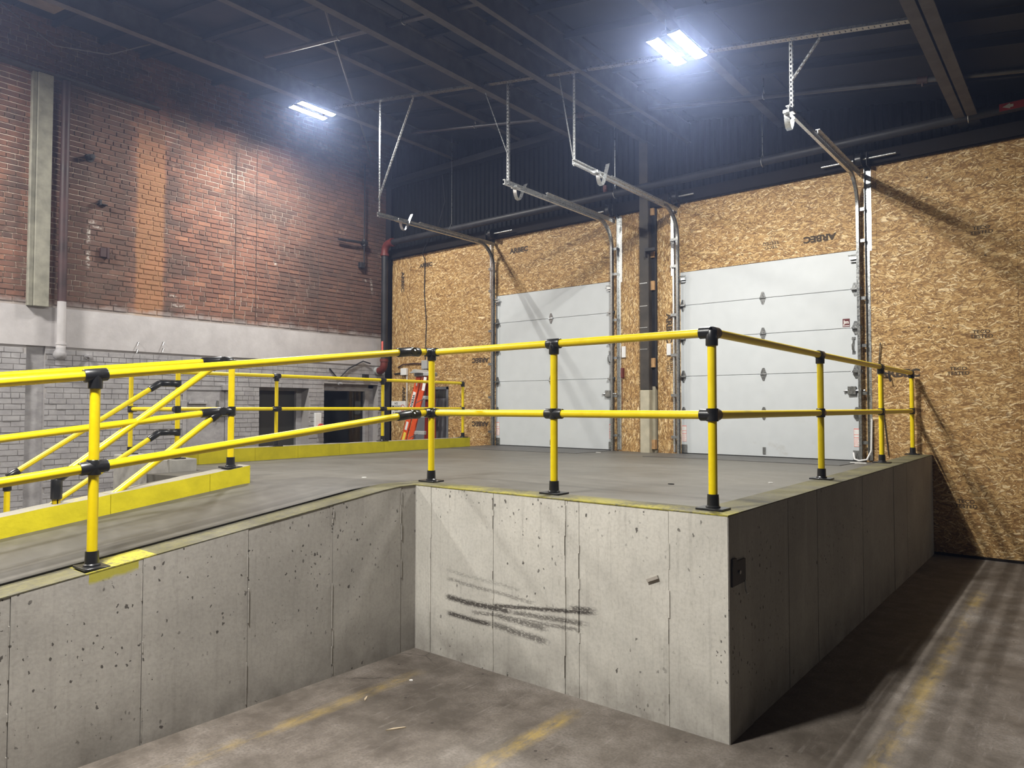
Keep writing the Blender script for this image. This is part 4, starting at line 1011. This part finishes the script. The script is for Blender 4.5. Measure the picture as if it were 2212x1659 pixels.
# small bits left on the brickwork
def stub(y, z, L, r, label, name='pipe_stub', cat='pipe stub', mat=BLACKS):
    o = obj(name, MB().path([(BX-.02,y,z),(BX+L*.5,y,z),(BX+L,y-.0,z),(BX+L+.002,y,z)], r, 12, True, [r,r,r,r*.6]).tube((BX-.005,y,z),(BX+.012,y,z),r*1.7,12), mat, smooth=True); return tag(o, label, cat)
stub(.50,5.38,.12,.035,'black cut pipe stub high on the brick beside the drain pipe')
stub(.53,2.475,.10,.03,'painted pipe stub right of the white drain end', mat=PAINT)
stub(4.99,2.20,.10,.02,'painted stub over the right brick doorway', mat=PAINT)
o = obj('pipe_bracket', MB().cbox(BX-.01,.62,4.70,BX+.10,.64,4.78,.003).cbox(BX-.01,.60,4.72,BX+.06,.74,4.735,.003), BLACKS); tag(o,'small black bracket on the brick below the cut pipe stub','bracket')
o = obj('junction_plate', MB().cbox(BX-.01,.66,3.95,BX+.05,.77,4.09,.004).cbox(BX+.03,.745,3.93,BX+.06,.775,4.10,.002), DARKRED); tag(o,'small rusty box on the brick right of the drain pipe','box')
t = thing('gas_pipe', 'black horizontal pipe with a drop rod near the rear corner of the brick wall', 'pipe', (BX+.10,5.2,5.0))
obj('arm', MB().tube((BX+.10,4.88,4.985),(BX+.10,5.52,5.02),.026,10), BLACKS, t, smooth=True)
obj('cross', MB().tube((BX+.10,5.44,5.015),(BX+.10,5.56,5.02),.042,10).tube((BX+.10,5.5,4.95),(BX+.10,5.5,5.09),.04,10).tube((BX+.012,5.5,5.02),(BX+.1,5.5,5.02),.03,10), BLACKS, t, smooth=True)
obj('drop_rod', MB().tube((BX+.10,5.5,4.62),(BX+.10,5.5,6.6),.014,8), BLACKS, t); obj('foot_plate', MB().cbox(BX+.012,5.42,4.52,BX+.10,5.53,4.63,.004), BLACKS, t)
def wire(name, pts, r, mat, label, cat):
    o = obj(name, MB().path(pts, r, 6), mat, smooth=True); return tag(o, label, cat)
for y, z0, z1, lab in ((2.80,3.25,6.1,'thin dark conduit on the brick left of the bright patch middle'),(3.19,3.2,6.2,'thin dark conduit on the brick right of the bright patch middle'),(4.48,3.18,4.72,'short thin conduit on the brick halfway to the corner')):
    wire('conduit', [(BX+.006,y,z0),(BX+.006,y+.003,(z0+z1)/2),(BX+.006,y,z1)], .004, plain('brown_conduit',(.06,.042,.036)), lab, 'conduit')
for i, (y, z) in enumerate(((1.22,2.73),(1.60,2.76),(1.21,2.62),(1.60,2.66))):
    wire('wall_hook', [(BX-.005,y,z),(BX+.05,y,z-.005),(BX+.055,y-.02,z-.06)], .006, GALVD, 'thin wire hook on the painted band, '+('upper left','upper right','lower left','lower right')[i]+' of four', 'hook')
# sway rod
obj('tie_rod', MB().path([(-5.22,1.23,6.33),(-9.6,5.55,6.75)], .016, 6), BEAM, cl, 'slender slanting tie rod', smooth=True)
wire('ceiling_cable', [(-8.9,-.9,6.75),(-8.7,-.35,6.35),(-8.3,.15,6.30),(-7.9,.5,6.45)], .008, BEAM, 'loose cable drooping under the roof at upper left', 'cable')
wire('corner_cable', [(-8.2,B-.03,6.25),(-8.1,B-.06,5.7),(-8.25,B-.10,5.2),(-8.6,B-.095,4.9),(-8.68,B-.085,4.76),(-8.685,B-.015,4.66),(-8.70,B-.012,4.0),(-8.64,B-.012,3.4),(-8.67,B-.012,2.675)], .009, BLACKS, 'thin dark cable down the boards to a grey box', 'cable')
# boxes beside the corner
o = obj('junction_box', MB().cbox(-8.73,B-.06,2.49,-8.57,B-.001,2.66,.006).tube((-8.68,B-.03,2.42),(-8.68,B-.03,2.5),.016,8).tube((-8.62,B-.03,2.36),(-8.62,B-.03,2.5),.016,8), GREYB); tag(o,'grey junction box above the ladder top','electrical box')
o = obj('switch_box', MB().cbox(-9.335,B-.06,2.385,-9.165,B-.001,2.525,.006), WHITE); tag(o,'white box on the boards right of the red elbow','electrical box')
wire('conduit', [(-9.18,B-.02,2.39),(-9.18,B-.015,1.2)], .012, WHITE, 'thin pale conduit below the white box', 'conduit')
wire('conduit', [(-9.55,B-.02,2.42),(-9.335,B-.02,2.43)], .014, BLACKS, 'short dark conduit left of the white box', 'conduit')
wire('power_cable', [(-9.45,B-.02,2.55),(-9.3,B-.03,2.60),(-9.0,B-.02,2.615),(-8.73,B-.02,2.60)], .012, DARKRED, 'dark red cable from the riser to the grey box', 'cable')
wire('power_cable', [(BX+.02,4.75,2.48),(BX+.03,4.95,2.28),(BX+.03,5.2,2.5),(BX+.03,5.55,2.66),(BX+.05,5.72,2.62)], .013, BLACKS, 'black cable drooping over the right brick doorway', 'cable')
o = obj('wall_speaker', MB().cbox(BX-.01,5.55,2.30,BX+.06,5.68,2.40,.006), BLACKS); tag(o,'small black box above the right brick doorway','box')
o = obj('sensor_box', MB().cbox(-4.235,B-.03,2.52,-4.165,B-.001,2.70,.006), WHITE); tag(o,'small white sensor on the boards left of the column','sensor')
o = obj('sensor_box', MB().cbox(-3.46,B-.03,2.52,-3.39,B-.001,2.70,.006), WHITE); tag(o,'small white sensor on the boards right of the column','sensor')
o = obj('pull_switch', MB().cbox(-4.235,B-.06,2.20,-4.195,B-.001,2.36,.005).tube((-4.215,B-.04,1.6),(-4.215,B-.04,2.22),.003,6), REDP); tag(o,'small red pull switch beside the far door track','switch')
t = thing('sign', 'white no smoking sign in English and Spanish low on the boards', 'sign', (-9.44,B-.01,1.73))
sg = obj('plate', MB().cbox(-9.655,B-.010,1.585,-9.225,B-.004,1.865,.002), LABELW, t)
for wd, z in (('NO',1.815),('SMOKING',1.755),('NO',1.68),('FUMAR',1.62)): print_on(wd, .062, PRINTB, (-9.51,B-.0108,z), X, (0,0,1), sg, 'sign_words', .001, .0004)
m = MB(); rr = .062; cx, cz = -9.315, 1.725; rs = 24
m.sweep([(-.006,-.0005),(.006,-.0005),(.006,.0005),(-.006,.0005)], [((cx+rr*math.cos(2*PI*i/rs),B-.0108,cz+rr*math.sin(2*PI*i/rs)), (math.cos(2*PI*i/rs),0,math.sin(2*PI*i/rs)), (0,1,0)) for i in range(rs+1)])
m.bar((cx-.042,B-.0108,cz+.042),(cx+.042,B-.0108,cz-.042),.009,.001,(1,0,1)); obj('prohibition_mark', m, REDPRINT, sg)
obj('cigarette', MB().box(cx-.04,B-.0104,cz-.007,cx+.035,B-.0100,cz+.007), PRINTB, sg)
t = thing('fire_alarm', 'white and red alarm unit on the painted brick between two doorways', 'alarm', (BX,4.48,1.45))
obj('case', MB().cbox(BX-.002,4.42,1.36,BX+.05,4.56,1.63,.006), WHITE, t); obj('horn', MB().path([(BX+.05,4.54,1.36),(BX+.085,4.54,1.36),(BX+.10,4.54,1.36)], .06, 14, True, [.075,.07,.03]), REDPRINT, t, 'red horn', smooth=True)

# ================================================================== DOORS IN THE BRICK WALL
t = thing('door_4', 'painted steel door flush in the brick wall with bar bolts', 'door', (BX,2.34,0), kind='structure')
obj('frame', MB().box(BX-.12,1.934,0,BX+.006,1.995,2.076).box(BX-.12,2.655,0,BX+.006,2.747,2.076).box(BX-.12,1.934,2.02,BX+.006,2.747,2.076), PAINT, t)
lf = obj('leaf', MB().cbox(BX-.09,2.0,.01,BX-.006,2.65,2.015,.004), PAINT, t)
obj('bar', MB().cbox(BX-.006,2.02,1.79,BX+.035,2.33,1.825,.003).tube((BX+.01,2.05,1.82),(BX+.01,2.05,1.87),.01,6).tube((BX+.01,2.31,1.82),(BX+.01,2.31,1.87),.01,6), PAINT, lf)
obj('bolt_bar', MB().cbox(BX-.004,2.33,1.585,BX+.03,2.70,1.61,.003).cbox(BX-.004,2.325,1.55,BX+.04,2.35,1.65,.003), GALVD, lf, 'bare metal slide bolt')
obj('latch', MB().cbox(BX,2.50,1.55,BX+.03,2.53,1.85,.003), GALVD, lf)
obj('hinge', MB().cbox(BX,1.90,1.70,BX+.03,1.99,1.85,.004).cbox(BX,1.84,2.08,BX+.05,1.92,2.13,.004), PAINT, t)
obj('door_closer', MB().cbox(BX,2.58,2.02,BX+.07,2.72,2.12,.006), PAINT, t)
t = thing('door_5', 'dark recessed doorway in the painted brick nearer the viewer', 'door', (BX,3.8,0), kind='structure')
obj('reveal', MB().box(BX-.50,3.24,0,BX-.36,4.36,2.2).box(BX-.40,4.312,0,BX-.01,4.36,2.12).box(BX-.40,3.24,0,BX-.01,3.288,2.12).box(BX-.40,3.24,2.092,BX-.01,4.36,2.14), PAINT, t)
obj('frame', MB().cbox(BX-.37,4.20,0,BX-.24,4.312,2.09,.004).cbox(BX-.37,3.288,2.04,BX-.26,4.312,2.092,.004), PAINT, t)
obj('leaf', MB().cbox(BX-.36,3.29,.01,BX-.31,4.20,2.04,.003), DARKD, t)
t = thing('door_6', 'glazed doorway in the painted brick beside the corner', 'door', (BX,5.3,0), kind='structure')
obj('reveal', MB().box(BX-.9,4.60,0,BX-.86,6.0,2.3).box(BX-.9,5.972,0,BX-.01,6.01,2.24).box(BX-.9,4.61,0,BX-.01,4.646,2.24).box(BX-.9,4.60,2.197,BX-.01,6.01,2.24), PAINT, t)
obj('interior', MB().box(BX-.86,4.66,0,BX-.85,5.96,2.19), ROOM, t)
obj('frame', MB().cbox(BX-.26,4.648,0,BX-.16,4.72,2.19,.004), BLACKS, t, 'black side frame')
obj('frame', MB().cbox(BX-.26,5.74,0,BX-.14,5.84,2.10,.004).cbox(BX-.26,4.70,2.06,BX-.15,5.84,2.12,.004), PAINT, t, 'painted frame')
obj('frame', MB().cbox(BX-.26,5.84,0,BX-.16,5.97,2.19,.004).cbox(BX-.26,4.648,2.12,BX-.16,5.97,2.195,.004), PAINT, t, 'painted frame')
obj('pane', MB().box(BX-.215,4.72,.05,BX-.208,5.74,2.06), GLASS, t, 'dark glass pane')

# ================================================================== LADDER
LY = 5.62
t = thing('stepladder', 'tall orange fibreglass stepladder standing before the grey steel door', 'ladder', (-8.3,LY,0))
def rail_c(p, q, wd, th, mat=ORANGE, name='side_rail', lab=None):
    return obj(name, MB().bar(p, q, wd, th, (1,0,0)), mat, t, lab)
topz = 2.36
FL = ((-8.99,LY+.02,0),(-8.32,LY+.22,topz)); FR = ((-8.60,LY-.40,0),(-8.14,LY-.06,topz))
NL = FR; 
# left pair of rails seen edge on, right pair behind, rear legs in darker red
r1 = rail_c((-9.02,LY-.02,0),(-8.36,LY+.12,topz),.125,.03); r2_ = rail_c((-8.855,LY+.0,0),(-8.20,LY+.13,topz),.125,.03)
r3a = rail_c((-8.40,LY+.30,0),(-8.20,LY+.18,topz),.07,.03, plain('deep_red_fibreglass',(.28,.03,.018),.45), 'rear_leg', 'deep red rear leg'); r3b = rail_c((-8.24,LY+.42,0),(-8.10,LY+.22,topz),.07,.03, plain('deep_red_fibreglass',(.30,.032,.02),.45), 'rear_leg', 'deep red rear leg')
obj('top_cap', MB().cbox(-8.44,LY+.04,topz-.04,-8.02,LY+.26,topz+.03,.012).prism([(-.12,0),(.0,.07),(.12,0)], (-8.30,LY-.085,topz+.02), X, (0,0,1), (0,.34,0)), GREYB, t, 'grey top cap')
for i, z in enumerate((.3,.62,.94,1.26,1.58,1.92)):
    f = z/topz; ax = -8.86+.65*f
    obj('step', MB().cbox(ax+.02,LY+.0+.12*f,z-.035,-8.26+.16*f,LY+.06+.12*f,z+.035,.006), GREYB, t, 'grey aluminium step')
    if i % 2: obj('brace', MB().bar((ax+.04,LY-.03,z-.10),(ax+.22,LY+.0,z-.02),.02,.01), GALVD, t)
def on_rail(f0, f1, mat, name, lab, wd=.07):
    a, b = Vector((-9.02,LY-.02,0)), Vector((-8.36,LY+.12,topz)); d = b-a
    n_ = Vector((0,-.0167,0))
    return obj(name, MB().bar(a+d*f0+n_, a+d*f1+n_, wd, .003, (1,0,0)), mat, t, lab), a+d*(f0+f1)/2+n_*1.15, d.normalized()
lb, c, d = on_rail(.68,.86,LABELW,'brand_label','white label with black letters',.08)
print_on('WERNER', .085, PRINTB, c+Vector((0,-.004,0)), -d, Vector((0,0,1)).cross(Vector((1,0,0))).cross(-d)*1.0 if False else Vector((d.z,0,-d.x)), lb, 'label_words', .001, .0004)
on_rail(.555,.62,WHITE,'small_label','small white label',.06); on_rail(.44,.535,YLAB,'caution_label','yellow caution label',.07); on_rail(.91,.945,LABELW,'small_label','small white label',.035)
obj('warning_label', MB().bar((-8.14,LY-.0,2.05),(-8.10,LY+.02,topz-.06),.075,.006,(1,0,0)), LABELW, t, 'white and pink label')

# ================================================================== LAMPS
def lamp(x, y, z, label, L=.64, lens=None, blocker=0, ktop=5.43):
    W = .36
    t = thing('high_bay_lamp', label, 'lamp', (x,y,z))
    hb = MB().cbox(x-.03,y-L/2+.03,z+.045,x+.03,y+L/2-.03,z+.085,.006)
    for s in (-1, 1):
        hb.box(x+s*.115-.066,y-L/2,z+.0135,x+s*.115+.066,y+L/2,z+.03)
        hb.box(x-.115,y+s*(L/2-.06)-.01,z+.03,x+.115,y+s*(L/2-.06)+.01,z+.05)
    obj('housing', hb, BLACKS, t)
    if blocker:
        for s in (-1, 1): obj('spill_blocker', MB().box(x-W/2,y+s*(L/2+.004)-.002,z-blocker,x+W/2,y+s*(L/2+.004)+.002,z+.03), BLACKS, t)  # end plates added to keep this lamp's spill off the rear boards
    for s in (-1, 1):
        c = x+s*.115; n = 6; prof = []
        vs = []; fs = []
        for i in range(n+1):
            a = -1+2*i/n; vs += [(c+a*.062, y-L/2+.004, z+.012-.007*(1-a*a)), (c+a*.062, y+L/2-.004, z+.012-.007*(1-a*a))]
        for i in range(n): fs.append((2*i,2*i+1,2*i+3,2*i+2))  # faces look down
        lo = obj('lens', MB().add(vs, fs), (lens or LENS)[0], t, 'glowing white lens', fix=False)
        lo.data.materials.append((lens or LENS)[1])
        lo.data.polygons.foreach_set('material_index', [1,1,0,0,1,1])
    m = MB()
    for sy in (-1, 1): m.tube((x,y+sy*.25,z+.07),(x,y+sy*.25,roofz(x,ktop)),.004,6)
    obj('suspension', m, GALVD, t)
    return t
lamp(-1.72, 3.0, 5.38, 'bright twin strip lamp over the near overhead door', .64, LENSNEAR, 0, 5.29)
lamp(-8.06, 3.09, 6.45, 'bright twin strip lamp near the brick wall')
lamp(-1.45, -2.98, 5.0, 'twin strip lamp with added spill blockers above the pit behind the viewer', .64, LENSHI, .26)
lamp(-8.06, -3.4, 6.45, 'long twin strip lamp over the ramp foot behind the viewer', 1.25)
lamp(9.0, 4.6, 3.62, 'added fill lamp out of view to the right', .64, LENSFILL)  # unseen lamp added to brighten the right side face of the dock

# ================================================================== LITTER
def chip(x, y, z, L, wd, a, mat, name, label, cat, h=.006):
    U = Vector((math.cos(a),math.sin(a),0)); V = Vector((-math.sin(a),math.cos(a),0))
    o = obj(name, MB().prism([(-L,-wd*.4),(-L*.3,-wd),(L,-wd*.3),(L*.8,wd*.5),(-L*.2,wd)], Vector((x,y,z)), U, V, (0,0,h)), mat); return tag(o, label, cat)
chip(-1.913,-.808,.0,.035,.007,2.2,CHIP,'wood_chip','pale splinter lying across the left yellow floor line','splinter')
chip(-1.473,-.962,.0,.055,.008,1.0,CHIP,'wood_chip','long thin splinter on the floor between two yellow lines','splinter')
chip(-1.916,-.44,.0,.012,.008,.4,LABELW,'paper_scrap','tiny white scrap near the inner dock corner','scrap')
chip(-.521,2.139,dockz(-.521,2.139)+.001,.018,.012,.2,LABELW,'paper_scrap','white scrap near the second post on the right','scrap')
chip(-1.034,1.429,dockz(-1.034,1.429)+.001,.025,.01,.1,TRUNK,'dirt_flake','dark flake on the dock left of the corner post','scrap')
chip(-.72,5.75,dockz(-.72,5.75)+.001,.09,.03,.15,LABELW,'paper_scrap','long white scrap at the foot of the near overhead door','scrap', .012)
chip(-.40,5.85,dockz(-.40,5.85)+.001,.08,.018,.1,LABELW,'paper_scrap','thin white scrap right of the near overhead door','scrap', .01)
chip(-4.25,5.5,dockz(-4.25,5.5)+.003,.04,.012,.1,LABELW,'paper_scrap','white scrap at the foot of the boards left of the column','scrap')
chip(-3.30,.30,dockz(-3.30,.30)+.001,.02,.012,.7,LABELW,'paper_scrap','white scrap on the dock beside the ramp curb end','scrap')
wire('rope', [(-.86,B-.06,1.17),(-.84,B-.10,1.09),(-.78,B-.13,1.075),(-.70,B-.10,1.09),(-.66,B-.04,1.20),(-.65,B-.03,1.6)], .012, WHITE, 'white looped rope at the foot of the rightmost door track', 'rope')
wire('hanging_cable', [(-.54,B-.03,2.55),(-.56,B-.02,2.3),(-.53,B-.02,1.8),(-.47,B-.02,1.15)], .006, BLACKS, 'thin dark cable on the boards right of the near door', 'cable')
wire('wall_hook', [(-.56,B-.0,2.13),(-.52,B-.06,2.17),(-.45,B-.06,2.16),(-.43,B-.05,2.06)], .010, BLACKS, 'black hook on the boards beside the rightmost track', 'hook')
